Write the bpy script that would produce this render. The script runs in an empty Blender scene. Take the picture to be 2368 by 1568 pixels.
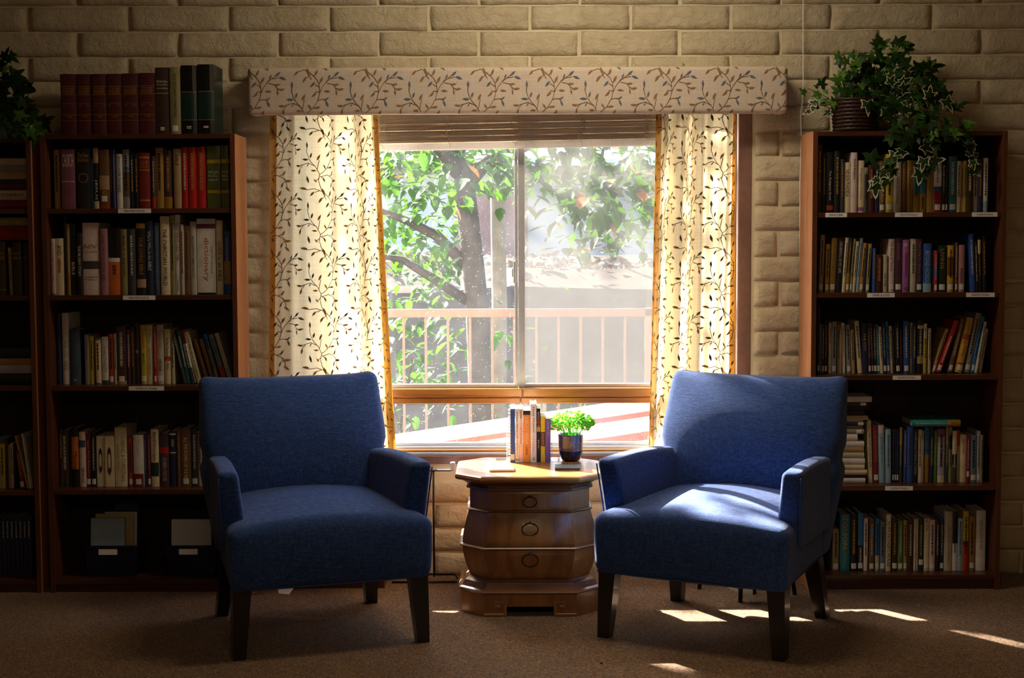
import bpy, bmesh, math, random
from mathutils import Vector, Matrix, noise
R = random.Random(7)
sc = bpy.context.scene
col = sc.collection

# ------------------------------------------------------------------ camera
EYE = Vector((0.0, -6.195, 1.415)); FPX = 3500.0; W, H = 2368, 1568
cam_d = bpy.data.cameras.new('camera'); cam = bpy.data.objects.new('camera', cam_d); col.objects.link(cam)
cam_d.sensor_width = 36.0; cam_d.lens = 36.0 * FPX / W
cam_d.clip_start = 0.05; cam_d.clip_end = 200
cam.location = EYE
CAM_ROT = Matrix.Rotation(math.radians(90 - 4.0), 3, 'X') @ Matrix.Rotation(math.radians(-0.2), 3, 'Z')
cam.rotation_euler = CAM_ROT.to_euler()
sc.camera = cam

# ------------------------------------------------------------------ sky, sun, room lamp, added fill light, exposure
world = bpy.data.worlds.new('sky'); sc.world = world; world.use_nodes = True
nt = world.node_tree; nt.nodes.clear()
sky = nt.nodes.new('ShaderNodeTexSky'); sky.sky_type = 'NISHITA'; sky.sun_disc = False
sky.sun_elevation = math.radians(37); sky.sun_rotation = math.radians(-38); sky.dust_density = 2.0
bg = nt.nodes.new('ShaderNodeBackground'); bg.inputs['Strength'].default_value = 1.9
wo = nt.nodes.new('ShaderNodeOutputWorld')
nt.links.new(sky.outputs[0], bg.inputs[0]); nt.links.new(bg.outputs[0], wo.inputs[0])

SUN_DIR = Vector((0.616, -0.788, -0.68)).normalized()      # direction the light travels
sun_d = bpy.data.lights.new('sun', 'SUN'); sun_d.energy = 58.0; sun_d.angle = math.radians(0.6); sun_d.color = (1.0, 0.93, 0.82)
sun = bpy.data.objects.new('sun', sun_d); col.objects.link(sun)
sun.rotation_euler = SUN_DIR.to_track_quat('-Z', 'Y').to_euler(); sun.location = (-6, 9, 8)

por_d = bpy.data.lights.new('window_portal', 'AREA'); por_d.shape = 'RECTANGLE'; por_d.size = 1.9; por_d.size_y = 1.55
por_d.cycles.is_portal = True
por = bpy.data.objects.new('window_portal', por_d); col.objects.link(por)
por.location = (0.028, 0.19, 1.22); por.rotation_euler = (math.radians(-90), 0, 0)

lamp_d = bpy.data.lights.new('ceiling_lamp_and_fill', 'AREA'); lamp_d.shape = 'RECTANGLE'; lamp_d.size = 0.9; lamp_d.size_y = 0.3
lamp_d.energy = 18.0; lamp_d.color = (1.0, 0.84, 0.62)
lamp = bpy.data.objects.new('ceiling_lamp_and_fill', lamp_d); col.objects.link(lamp)
lamp.location = (0.25, -1.0, 2.70); lamp.rotation_euler = (math.radians(10), 0, 0)

fill_lamp_d = bpy.data.lights.new('ceiling_lamp_and_fill', 'AREA'); fill_lamp_d.shape = 'RECTANGLE'; fill_lamp_d.size = 1.3; fill_lamp_d.size_y = 0.35  # unseen fill light, added to brighten the fronts facing the camera
fill_lamp_d.energy = 23.0; fill_lamp_d.color = (1.0, 0.74, 0.46)
fill_lamp = bpy.data.objects.new('ceiling_lamp_and_fill', fill_lamp_d); col.objects.link(fill_lamp)
fill_lamp.location = (0.1, -5.4, 2.6)

vs = sc.view_settings
vs.view_transform = 'Standard'; vs.look = 'None'; vs.gamma = 1.0; vs.use_curve_mapping = False
vs.exposure = 0.0

# ------------------------------------------------------------------ helpers
def ray(px, py):
    return CAM_ROT @ Vector(((px - W / 2) / FPX, -(py - H / 2) / FPX, -1.0))
def P(px, py, y):                     # point of the photo at a known depth plane
    r = ray(px, py); t = (y - EYE.y) / r.y
    return EYE + r * t
def G(px, py, z=0.0):                 # point of the photo on a level surface
    r = ray(px, py); t = (z - EYE.z) / r.z
    return EYE + r * t

def mesh_from(verts, faces, mats=None, fmi=None, smooth=False, name='mesh'):
    me = bpy.data.meshes.new(name); me.from_pydata([tuple(v) for v in verts], [], faces)
    for m in (mats or []): me.materials.append(m)
    if fmi: me.polygons.foreach_set('material_index', fmi)
    if smooth: me.polygons.foreach_set('use_smooth', [True] * len(me.polygons))
    me.update(); return me
def ob(name, me, parent=None, loc=None, rot=None, kind=None):
    o = bpy.data.objects.new(name, me); col.objects.link(o)
    if loc is not None: o.location = loc
    if rot is not None: o.rotation_euler = rot
    if parent is not None: o.parent = parent
    if kind: o['kind'] = kind
    return o
def thing(name, label, cat, loc=(0, 0, 0), rot=None, group=None):
    o = ob(name, None, None, loc, rot); return tag(o, label, cat, group)
def tag(o, label, cat, group=None):
    o['label'] = label; o['category'] = cat
    if group: o['group'] = group
    return o

class MB:                             # mesh builder: boxes, tubes, lathes into ONE mesh
    def __init__(s): s.v = []; s.f = []; s.mi = []
    def add(s, vs_, fs, mi=0):
        n = len(s.v); s.v += [Vector(v) for v in vs_]; s.f += [tuple(i + n for i in f) for f in fs]; s.mi += [mi] * len(fs); return s
    def box(s, x0, x1, y0, y1, z0, z1, mi=0, M=None):
        v = [Vector((x, y, z)) for z in (z0, z1) for y in (y0, y1) for x in (x0, x1)]
        if M: v = [M @ p for p in v]
        return s.add(v, [(0, 2, 3, 1), (4, 5, 7, 6), (0, 1, 5, 4), (2, 6, 7, 3), (0, 4, 6, 2), (1, 3, 7, 5)], mi)
    def bbox(s, x0, x1, y0, y1, z0, z1, b=0.003, mi=0, M=None):   # bevelled box (chamfered edges)
        b = min(b, abs(x1 - x0) * .45, abs(y1 - y0) * .45, abs(z1 - z0) * .45)
        bm = bmesh.new(); bmesh.ops.create_cube(bm, size=1)
        for v in bm.verts: v.co = Vector(((x0 + x1) / 2 + v.co.x * (x1 - x0), (y0 + y1) / 2 + v.co.y * (y1 - y0), (z0 + z1) / 2 + v.co.z * (z1 - z0)))
        bmesh.ops.bevel(bm, geom=bm.edges[:], offset=b, segments=1, affect='EDGES')
        bm.verts.index_update()
        vv = [M @ v.co if M else v.co.copy() for v in bm.verts]; ff = [tuple(v.index for v in f.verts) for f in bm.faces]; bm.free()
        return s.add(vv, ff, mi)
    def tube(s, pts, r, n=8, mi=0, closed=False, cap=True):
        pts = [Vector(p) for p in pts]; rr = r if isinstance(r, (list, tuple)) else [r] * len(pts)
        base = len(s.v); up = Vector((0, 0, 1)); N = len(pts); prev = None
        for i, p in enumerate(pts):
            a = pts[(i - 1) % N] if (closed or i > 0) else p; b = pts[(i + 1) % N] if (closed or i < N - 1) else p
            t = (b - a).normalized()
            if prev is None:
                u = t.cross(up) if abs(t.z) < .95 else t.cross(Vector((1, 0, 0)))
            else: u = prev - t * prev.dot(t)
            u.normalize(); prev = u; w = t.cross(u)
            for k in range(n):
                an = 2 * math.pi * k / n; s.v.append(p + (u * math.cos(an) + w * math.sin(an)) * rr[i])
        m = N if closed else N - 1
        for i in range(m):
            for k in range(n):
                a = base + i * n + k; b = base + i * n + (k + 1) % n; j = (i + 1) % N
                c = base + j * n + (k + 1) % n; d = base + j * n + k
                s.f.append((a, d, c, b)); s.mi.append(mi)
        if cap and not closed:
            s.f.append(tuple(base + k for k in range(n))); s.mi.append(mi)
            s.f.append(tuple(base + (N - 1) * n + k for k in reversed(range(n)))); s.mi.append(mi)
        return s
    def lathe(s, prof, n=32, mi=0, c=(0, 0, 0)):
        base = len(s.v); c = Vector(c)
        for r, z in prof:
            for k in range(n):
                a = 2 * math.pi * k / n; s.v.append(c + Vector((r * math.cos(a), r * math.sin(a), z)))
        for i in range(len(prof) - 1):
            for k in range(n):
                s.f.append((base + i * n + k, base + i * n + (k + 1) % n, base + (i + 1) * n + (k + 1) % n, base + (i + 1) * n + k)); s.mi.append(mi)
        s.f.append(tuple(base + k for k in reversed(range(n)))); s.mi.append(mi)
        s.f.append(tuple(base + (len(prof) - 1) * n + k for k in range(n))); s.mi.append(mi)
        return s
    def loft(s, rings, mi=0, cap=True):                     # rings of equal point counts
        n = len(rings[0]); base = len(s.v)
        for r in rings: s.v += [Vector(p) for p in r]
        for i in range(len(rings) - 1):
            for k in range(n):
                s.f.append((base + i * n + k, base + i * n + (k + 1) % n, base + (i + 1) * n + (k + 1) % n, base + (i + 1) * n + k)); s.mi.append(mi)
        if cap:
            s.f.append(tuple(base + k for k in reversed(range(n)))); s.mi.append(mi)
            s.f.append(tuple(base + (len(rings) - 1) * n + k for k in range(n))); s.mi.append(mi)
        return s
    def mesh(s, mats, smooth=False, name='mesh'):
        if not isinstance(mats, (list, tuple)): mats = [mats]
        return mesh_from(s.v, s.f, mats, s.mi, smooth, name)
    def obj(s, name, mats, parent=None, loc=None, rot=None, smooth=False, kind=None):
        return ob(name, s.mesh(mats, smooth, name), parent, loc, rot, kind)
def auto_smooth(o, ang=40):
    me = o.data
    me.polygons.foreach_set('use_smooth', [True] * len(me.polygons))
    try: me.set_sharp_from_angle(angle=math.radians(ang))
    except Exception: pass
    return o
def lerp(a, b, t): return a + (b - a) * t

# rounded box with enough rings on its rounded edges, bent by a function
def rbox(hx, hy, hz, r, seg=(10, 8, 8), k=4, deform=None):
    def ax(h, n):
        e = [-h + r * (1 - math.cos(math.pi / 2 * i / k)) for i in range(k)]
        mid = [lerp(-(h - r), h - r, i / n) for i in range(n + 1)]
        return e + mid + [-x for x in reversed(e)]
    X, Y, Z = ax(hx, seg[0]), ax(hy, seg[1]), ax(hz, seg[2])
    idx = {}; vs_ = []; fs = []
    def vid(i, j, l):
        key = (i, j, l)
        if key not in idx:
            p = Vector((X[i], Y[j], Z[l]))
            q = Vector((max(-(hx - r), min(hx - r, p.x)), max(-(hy - r), min(hy - r, p.y)), max(-(hz - r), min(hz - r, p.z))))
            d = p - q
            if d.length > 1e-9: p = q + d.normalized() * r
            if deform: p = deform(p)
            idx[key] = len(vs_); vs_.append(p)
        return idx[key]
    nx, ny, nz = len(X) - 1, len(Y) - 1, len(Z) - 1
    for i in range(nx):
        for j in range(ny):
            fs.append((vid(i, j, 0), vid(i, j + 1, 0), vid(i + 1, j + 1, 0), vid(i + 1, j, 0)))
            fs.append((vid(i, j, nz), vid(i + 1, j, nz), vid(i + 1, j + 1, nz), vid(i, j + 1, nz)))
    for i in range(nx):
        for l in range(nz):
            fs.append((vid(i, 0, l), vid(i + 1, 0, l), vid(i + 1, 0, l + 1), vid(i, 0, l + 1)))
            fs.append((vid(i, ny, l), vid(i, ny, l + 1), vid(i + 1, ny, l + 1), vid(i + 1, ny, l)))
    for j in range(ny):
        for l in range(nz):
            fs.append((vid(0, j, l), vid(0, j, l + 1), vid(0, j + 1, l + 1), vid(0, j + 1, l)))
            fs.append((vid(nx, j, l), vid(nx, j + 1, l), vid(nx, j + 1, l + 1), vid(nx, j, l + 1)))
    return vs_, fs

# ------------------------------------------------------------------ lettering
_tc = {}
def text_shape(s, res=2):
    if s in _tc: return _tc[s]
    cu = bpy.data.curves.new('lettering', 'FONT'); cu.body = s; cu.resolution_u = res; cu.fill_mode = 'FRONT'
    o = bpy.data.objects.new('lettering', cu); col.objects.link(o)
    me = bpy.data.meshes.new_from_object(o)
    v = [tuple(p.co) for p in me.vertices]; f = [tuple(p.vertices) for p in me.polygons]
    bpy.data.objects.remove(o); bpy.data.meshes.remove(me); bpy.data.curves.remove(cu)
    if v:
        x0 = min(p[0] for p in v); x1 = max(p[0] for p in v); y0 = min(p[1] for p in v); y1 = max(p[1] for p in v)
    else: x0 = x1 = y0 = y1 = 0
    _tc[s] = (v, f, x0, x1, y0, y1); return _tc[s]
def text_fit(s, w, h, keep=False):    # letter outlines centred on 0,0 filling w x h
    v, f, x0, x1, y0, y1 = text_shape(s)
    sx = w / max(1e-6, x1 - x0); sy = h / max(1e-6, y1 - y0)
    if keep: sx = sy = min(sx, sy)
    cx, cy = (x0 + x1) / 2, (y0 + y1) / 2
    return [((p[0] - cx) * sx, (p[1] - cy) * sy) for p in v], f
# ------------------------------------------------------------------ materials
def srgb(h):
    h = h.lstrip('#'); c = [int(h[i:i + 2], 16) / 255 for i in (0, 2, 4)]
    return tuple(x / 12.92 if x <= .04045 else ((x + .055) / 1.055) ** 2.4 for x in c) + (1,)
class NM:
    def __init__(s, name):
        s.m = bpy.data.materials.new(name); s.m.use_nodes = True; s.t = s.m.node_tree; s.t.nodes.clear()
        s.out = s.n('ShaderNodeOutputMaterial')
    def n(s, typ, **kw):
        nd = s.t.nodes.new(typ)
        for k, v in kw.items():
            if hasattr(nd, k) and k not in nd.inputs: setattr(nd, k, v)
            else: nd.inputs[k].default_value = v
        return nd
    def l(s, a, b): s.t.links.new(a, b)
    def coord(s, scale=(1, 1, 1), kind='Object', rot=(0, 0, 0)):
        tc = s.n('ShaderNodeTexCoord'); mp = s.n('ShaderNodeMapping'); mp.inputs['Scale'].default_value = scale; mp.inputs['Rotation'].default_value = rot
        s.l(tc.outputs[kind], mp.inputs['Vector']); return mp.outputs[0]
    def noise(s, vec, scale, detail=4, rough=.55, dist=0):
        nd = s.n('ShaderNodeTexNoise'); nd.inputs['Scale'].default_value = scale; nd.inputs['Detail'].default_value = detail
        nd.inputs['Roughness'].default_value = rough; nd.inputs['Distortion'].default_value = dist; s.l(vec, nd.inputs['Vector']); return nd.outputs[0]
    def ramp(s, fac, stops):
        nd = s.n('ShaderNodeValToRGB'); e = nd.color_ramp.elements
        while len(e) < len(stops): e.new(.5)
        for el, (p, c) in zip(e, stops): el.position = p; el.color = c
        s.l(fac, nd.inputs[0]); return nd.outputs[0]
    def mix(s, fac, a, b, mode='MIX'):
        nd = s.n('ShaderNodeMix'); nd.data_type = 'RGBA'; nd.blend_type = mode
        for soc, v in ((nd.inputs[0], fac), (nd.inputs[6], a), (nd.inputs[7], b)):
            if hasattr(v, 'node'): s.l(v, soc)
            else: soc.default_value = v
        return nd.outputs[2]
    def math(s, op, a, b=0.0):
        nd = s.n('ShaderNodeMath'); nd.operation = op
        for soc, v in zip(nd.inputs, (a, b)):
            if hasattr(v, 'node'): s.l(v, soc)
            else: soc.default_value = v
        return nd.outputs[0]
    def bump(s, h, strength=.3, dist=.01):
        nd = s.n('ShaderNodeBump'); nd.inputs['Strength'].default_value = strength; nd.inputs['Distance'].default_value = dist
        s.l(h, nd.inputs['Height']); return nd.outputs[0]
    def pbr(s, color, rough=.5, normal=None, metallic=0, spec=.5, sheen=0, coat=0):
        p = s.n('ShaderNodeBsdfPrincipled')
        if hasattr(color, 'node'): s.l(color, p.inputs['Base Color'])
        else: p.inputs['Base Color'].default_value = color
        if hasattr(rough, 'node'): s.l(rough, p.inputs['Roughness'])
        else: p.inputs['Roughness'].default_value = rough
        p.inputs['Metallic'].default_value = metallic; p.inputs['Specular IOR Level'].default_value = spec
        p.inputs['Sheen Weight'].default_value = sheen; p.inputs['Coat Weight'].default_value = coat
        if normal is not None: s.l(normal, p.inputs['Normal'])
        s.l(p.outputs[0], s.out.inputs[0]); return s.m
    def mixsh(s, fac, a, b):
        nd = s.n('ShaderNodeMixShader')
        if hasattr(fac, 'node'): s.l(fac, nd.inputs[0])
        else: nd.inputs[0].default_value = fac
        s.l(a, nd.inputs[1]); s.l(b, nd.inputs[2]); return nd.outputs[0]

def plain(name, hexc, rough=.5, spec=.5, metallic=0, var=.12, coat=0, scale=30):
    m = NM(name); c = srgb(hexc)
    n = m.noise(m.coord(), scale, 3)
    d = tuple(x * (1 - var) for x in c[:3]) + (1,); b = tuple(min(1, x * (1 + var)) for x in c[:3]) + (1,)
    return m.pbr(m.ramp(n, [(.3, d), (.7, b)]), rough, None, metallic, spec, coat=coat)

def mk_brick():
    m = NM('painted_slump_block'); v = m.coord()
    info = m.n('ShaderNodeObjectInfo')
    off = m.n('ShaderNodeVectorMath'); off.operation = 'ADD'
    mul = m.n('ShaderNodeMath'); mul.operation = 'MULTIPLY'; mul.inputs[1].default_value = 40.0; m.l(info.outputs['Random'], mul.inputs[0])
    m.l(v, off.inputs[0]); m.l(mul.outputs[0], off.inputs[1])
    big = m.noise(off.outputs[0], 7, 5, .6); fine = m.noise(off.outputs[0], 26, 8, .68, .35); grit = m.noise(off.outputs[0], 160, 3)
    c = m.ramp(big, [(.25, srgb('#cdbd9c')), (.75, srgb('#e0d3b6'))])
    c2 = m.mix(m.math('MULTIPLY', info.outputs['Random'], .25), c, srgb('#c6b491'))
    h = m.math('ADD', m.math('MULTIPLY', fine, 1.0), m.math('MULTIPLY', grit, .12))
    return m.pbr(c2, .62, m.bump(h, .9, .022), spec=.25)
def mk_mortar():
    m = NM('painted_mortar'); v = m.coord()
    n = m.noise(v, 30, 5); c = m.ramp(m.noise(v, 4, 4), [(.3, srgb('#cabb9a')), (.7, srgb('#d9ccae'))])
    return m.pbr(c, .65, m.bump(n, .4, .006), spec=.25)
def mk_carpet():
    m = NM('tweed_carpet'); v = m.coord()
    vo = m.n('ShaderNodeTexVoronoi'); vo.inputs['Scale'].default_value = 210; vo.inputs['Randomness'].default_value = .85; m.l(v, vo.inputs['Vector'])
    sep = m.n('ShaderNodeSeparateColor'); m.l(vo.outputs['Color'], sep.inputs[0])
    c = m.ramp(sep.outputs[0], [(.0, srgb('#33241a')), (.22, srgb('#6c4d31')), (.42, srgb('#886240')), (.6, srgb('#544a41')), (.75, srgb('#a07f57')), (.9, srgb('#764a28')), (1, srgb('#b69a76'))])
    big = m.noise(v, 1.2, 3); c = m.mix(m.math('MULTIPLY', big, .35), c, srgb('#463524'))
    dash = m.noise(m.coord((220, 70, 1)), 1, 2)
    h = m.math('ADD', vo.outputs['Distance'], m.math('MULTIPLY', dash, .8))
    return m.pbr(c, .95, m.bump(h, .8, .004), spec=.12, sheen=.15)
def mk_wood(name, c1, c2, c3, axis='z', scale=1.0, rough=.4, spec=.5, coat=0):
    m = NM(name)
    st = {'z': (16, 16, 1.1), 'x': (1.1, 16, 16), 'y': (16, 1.1, 16)}[axis]
    v = m.coord(tuple(q * scale for q in st))
    g = m.noise(v, 1.6, 8, .62, .9); f = m.noise(m.coord(tuple(q * scale * 6 for q in st)), 2, 3, .6)
    c = m.ramp(g, [(.3, srgb(c1)), (.5, srgb(c2)), (.72, srgb(c3))])
    c = m.mix(m.math('MULTIPLY', f, .5), c, srgb(c1))
    return m.pbr(c, rough, m.bump(f, .06, .002), spec=spec, coat=coat)
def mk_linen():
    m = NM('blue_linen_upholstery')
    a = m.noise(m.coord((1, 1, 9)), 38, 4, .7); b = m.noise(m.coord((9, 9, 1)), 34, 4, .7); w = m.noise(m.coord(), 420, 2)
    s = m.math('ADD', m.math('MULTIPLY', a, .5), m.math('MULTIPLY', b, .5))
    s2 = m.math('ADD', m.math('MULTIPLY', s, .75), m.math('MULTIPLY', w, .25))
    c = m.ramp(s2, [(.36, srgb('#1b2d56')), (.5, srgb('#29447b')), (.64, srgb('#4c6ca3'))])
    return m.pbr(c, .9, m.bump(s2, .55, .004), spec=.2, sheen=.12)
def mk_cloth(name, base, trans, tfac):
    m = NM(name)
    a = m.noise(m.coord((3, 3, 160)), 3, 3, .6); b = m.noise(m.coord((160, 160, 3)), 3, 3, .6)
    s = m.math('ADD', m.math('MULTIPLY', a, .5), m.math('MULTIPLY', b, .5))
    k = m.ramp(s, [(.35, (.80, .80, .80, 1)), (.6, (1, 1, 1, 1))])
    d = m.n('ShaderNodeBsdfDiffuse'); t = m.n('ShaderNodeBsdfTranslucent')
    m.l(m.mix(1.0, srgb(base), k, 'MULTIPLY'), d.inputs[0]); m.l(m.mix(1.0, srgb(trans), k, 'MULTIPLY'), t.inputs[0])
    bp = m.bump(s, .25, .002); m.l(bp, d.inputs['Normal'])
    m.l(m.mixsh(tfac, d.outputs[0], t.outputs[0]), m.out.inputs[0]); return m.m
def mk_glass(name, veil, dust, tint=(1, 1, 1, 1)):
    m = NM(name)
    tr = m.n('ShaderNodeBsdfTransparent'); tr.inputs[0].default_value = tint
    gl = m.n('ShaderNodeBsdfGlossy'); gl.inputs['Roughness'].default_value = .02
    df = m.n('ShaderNodeBsdfTranslucent'); df.inputs[0].default_value = (.9, .92, .95, 1)
    lw = m.n('ShaderNodeLayerWeight'); lw.inputs[0].default_value = .5
    fr = m.math('ADD', .035, m.math('MULTIPLY', m.math('POWER', lw.outputs['Facing'], 5.0), .8))
    vo = m.n('ShaderNodeTexVoronoi'); vo.inputs['Scale'].default_value = 130; m.l(m.coord(), vo.inputs['Vector'])
    sep = m.n('ShaderNodeSeparateColor'); m.l(vo.outputs['Color'], sep.inputs[0])
    thr = m.math('MULTIPLY', m.math('POWER', sep.outputs[0], 5.0), .24)
    spot = m.math('LESS_THAN', vo.outputs['Distance'], thr)
    smear = m.noise(m.coord((1, 1, .4)), 5, 5, .6)
    f = m.math('ADD', m.math('MULTIPLY', smear, veil * 2), m.math('MULTIPLY', spot, dust))
    a = m.mixsh(f, tr.outputs[0], df.outputs[0])
    m.l(m.mixsh(fr, a, gl.outputs[0]), m.out.inputs[0]); return m.m
def mk_screen():
    m = NM('insect_screen')
    tr = m.n('ShaderNodeBsdfTransparent'); df = m.n('ShaderNodeBsdfTranslucent'); df.inputs[0].default_value = (.09, .085, .08, 1)
    d2 = m.n('ShaderNodeBsdfDiffuse'); d2.inputs[0].default_value = (.2, .2, .2, 1)
    m.l(m.mixsh(.34, tr.outputs[0], m.mixsh(.3, df.outputs[0], d2.outputs[0])), m.out.inputs[0]); return m.m
def mk_leaf(name, c1, c2, tr=.35, rough=.5, tcol=None):
    m = NM(name); info = m.n('ShaderNodeObjectInfo')
    n = m.noise(m.coord(), 14, 3)
    k = m.math('ADD', m.math('MULTIPLY', n, .6), m.math('MULTIPLY', info.outputs['Random'], .4))
    c = m.ramp(k, [(.25, srgb(c1)), (.75, srgb(c2))])
    p = m.n('ShaderNodeBsdfPrincipled'); m.l(c, p.inputs['Base Color']); p.inputs['Roughness'].default_value = rough; p.inputs['Specular IOR Level'].default_value = .25
    t = m.n('ShaderNodeBsdfTranslucent')
    if tcol: t.inputs[0].default_value = srgb(tcol)
    else: m.l(c, t.inputs[0])
    m.l(m.mixsh(tr, p.outputs[0], t.outputs[0]), m.out.inputs[0]); return m.m

M = {}
M['brick'] = mk_brick(); M['mortar'] = mk_mortar(); M['carpet'] = mk_carpet()
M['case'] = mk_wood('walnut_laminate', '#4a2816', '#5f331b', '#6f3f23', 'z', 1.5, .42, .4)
M['casex'] = mk_wood('walnut_laminate_shelf', '#3c2013', '#512b18', '#5d341d', 'x', 1.5, .35, .45)
M['panel'] = mk_wood('window_lit_laminate', '#98633f', '#b47a52', '#c28a60', 'z', 1.5, .4, .4)  # same walnut made paler: window light on the case sides, put into the colour
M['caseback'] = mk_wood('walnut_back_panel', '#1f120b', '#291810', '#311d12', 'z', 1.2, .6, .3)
M['oak'] = mk_wood('honey_oak', '#8a5522', '#bd7c35', '#d29548', 'x', 1.6, .35, .5, .2)
M['burl'] = mk_wood('walnut_burl', '#74491f', '#a87239', '#c48b4c', 'z', .55, .3, .5, .2)
M['burlx'] = mk_wood('walnut_burl_top', '#7a4a22', '#a87036', '#bd8544', 'x', .6, .36, .3, .08)
M['mould'] = mk_wood('walnut_moulding', '#5a361d', '#7d5029', '#946135', 'x', .9, .32, .5, .15)
M['fret'] = plain('light_walnut_fret', '#9a6c46', .35)
M['inlay'] = plain('pale_inlay_line', '#d9a860', .3)
M['linen'] = mk_linen()
M['welt'] = plain('blue_linen_welt', '#35558f', .9, .2)
M['leg'] = plain('espresso_lacquer', '#140d0a', .3, .5, coat=.2)
M['curtain'] = mk_cloth('cream_curtain_linen', '#ece2ca', '#efdaac', .42)
M['hem'] = mk_cloth('curtain_hem_fold', '#d6b06e', '#dc9e40', .5)
M['valance'] = mk_cloth('cream_valance_linen', '#d6c6b4', '#dcc4a4', .12)
M['pr_brown'] = plain('printed_brown', '#8b6a46', .8, .1); M['pr_grey'] = plain('printed_grey_blue', '#5f6570', .8, .1); M['pr_stem'] = plain('printed_stem', '#7d5f45', .8, .1)
M['cu_brown'] = plain('printed_brown_curtain', '#8a6334', .8, .1); M['cu_grey'] = plain('printed_green_grey', '#56543f', .8, .1); M['cu_stem'] = plain('printed_stem_curtain', '#5d4a2c', .8, .1)
M['alu'] = plain('mill_aluminium', '#c6c9cd', .4, .5, .15, .05)
M['brownframe'] = plain('brown_window_frame', '#7d5d52', .45, .4)
M['whitepaint'] = plain('white_paint', '#e8e2d6', .5, .4, 0, .04)
M['slat'] = plain('tan_blind_slat', '#f4e2c8', .5, .4, 0, .04); M['rail'] = mk_cloth('white_blind_rail', '#f1ece6', '#f6efe6', .4); M['cord'] = plain('cream_blind_cord', '#e0d2b8', .8, .2)
M['glassL'] = mk_glass('dusty_window_glass', .007, .11); M['glassR'] = mk_glass('dusty_window_glass_pane', .008, .10); M['screen'] = mk_screen()
M['white'] = plain('white_paper', '#ece8e2', .7, .3, 0, .03); M['ink'] = plain('black_ink', '#1a1614', .7, .2); M['gold'] = plain('gold_foil', '#b98a35', .4, .5, .3)
M['pages'] = plain('page_block', '#d8ccb2', .85, .1, 0, .1, scale=120)
M['black'] = plain('black_metal', '#0d0c0c', .35, .5, .3); M['clear'] = mk_glass('clear_acrylic', .06, 0.0, (.93, .96, .96, 1))
M['ceil'] = plain('ceiling_paint', '#cfc3ad', .9, .1, 0, .03); M['sidewall'] = plain('cream_wall_paint', '#c9ba9c', .9, .1, 0, .05)
# ------------------------------------------------------------------ room shell
OX0, OX1, OZ0, OZ1 = -0.925, 0.978, 0.468, 2.05         # window opening in the brick wall
XL, XR, YB, ZC = -3.9, 3.9, -8.6, 2.78
def struct(name, mb, mats, parent=None):
    o = mb.obj(name, mats, parent)
    if parent is None: o['kind'] = 'structure'
    return o
floor = struct('floor', MB().box(XL, XR, YB, 0.0, -0.08, 0.0), M['carpet'])
struct('ceiling', MB().box(XL, XR, YB, 0.02, ZC, ZC + .08), M['ceil'])
struct('wall_left', MB().box(XL - .1, XL, YB, 0.2, -.08, ZC + .08), M['sidewall'])
struct('wall_right', MB().box(XR, XR + .1, YB, 0.2, -.08, ZC + .08), M['sidewall'])
struct('wall_front', MB().box(XL - .1, XR + .1, YB - .1, YB, -.08, ZC + .08), M['sidewall'])
wb = MB()
wb.box(XL, OX0, 0, .2, -.08, ZC + .08); wb.box(OX1, XR, 0, .2, -.08, ZC + .08)
wb.box(OX0, OX1, 0, .2, -.08, OZ0); wb.box(OX0, OX1, 0, .2, OZ1, ZC + .08)
wall = struct('wall_back', wb, M['mortar'])

BL, BH = 0.398, 0.0945
def brick_mesh(seed, L):
    nx, ny = max(5, int(16 * L / BL)), 6
    vs_, fs = [], []; idx = {}
    for j in range(ny + 1):
        for i in range(nx + 1):
            u, v = i / nx, j / ny
            x = (u - .5) * L; z = (v - .5) * BH
            e = min(u * L, (1 - u) * L, 0.012) / .012; ez = min(v * BH, (1 - v) * BH, .011) / .011
            rnd = math.sqrt(max(0, 1 - (1 - e) ** 2)) * .6 + .4; rz = math.sqrt(max(0, 1 - (1 - ez) ** 2)) * .65 + .35
            q = Vector((x * 9 + seed * 17.3, z * 16, seed * 3.1))
            n = noise.noise(q) * .005 + noise.noise(q * 2.7) * .0035 + noise.noise(q * 5.5) * .0018
            sag = .003 * math.sin(math.pi * (1 - v)) * (1 - v)
            y = -(.010 * min(rnd, rz) + max(0, n + .003) * min(e, 1) * min(ez, 1) + sag)
            if i in (0, nx): x += noise.noise(Vector((seed * 5 + i, z * 22, 1))) * .004
            if j in (0, ny): z += noise.noise(Vector((x * 9, seed * 7 + j, 2))) * .0042
            vs_.append(Vector((x, y, z)))
    fs = [(j * (nx + 1) + i, j * (nx + 1) + i + 1, (j + 1) * (nx + 1) + i + 1, (j + 1) * (nx + 1) + i) for j in range(ny) for i in range(nx)]
    loop = [i for i in range(nx + 1)] + [j * (nx + 1) + nx for j in range(1, ny + 1)] + [ny * (nx + 1) + i for i in range(nx - 1, -1, -1)] + [j * (nx + 1) for j in range(ny - 1, 0, -1)]
    b = len(vs_)
    for k in loop: vs_.append(Vector((vs_[k].x, .004, vs_[k].z)))
    n = len(loop)
    for k in range(n): fs.append((loop[k], b + k, b + (k + 1) % n, loop[(k + 1) % n]))
    return mesh_from(vs_, fs, [M['brick']], None, True, 'slump_block')
_bc = {}
def brick_of(L, var):
    key = (round(L / .02), var)
    if key not in _bc: _bc[key] = brick_mesh(len(_bc) * 1.7 + var, round(L / .02) * .02)
    return _bc[key]
CH = 0.1016; MOD = 0.4064
Z0 = P(760, 132, 0).z                                    # a joint seen above the valance
k0 = int(Z0 / CH) + 1
x_joint = P(763, 100, 0).x
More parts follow.
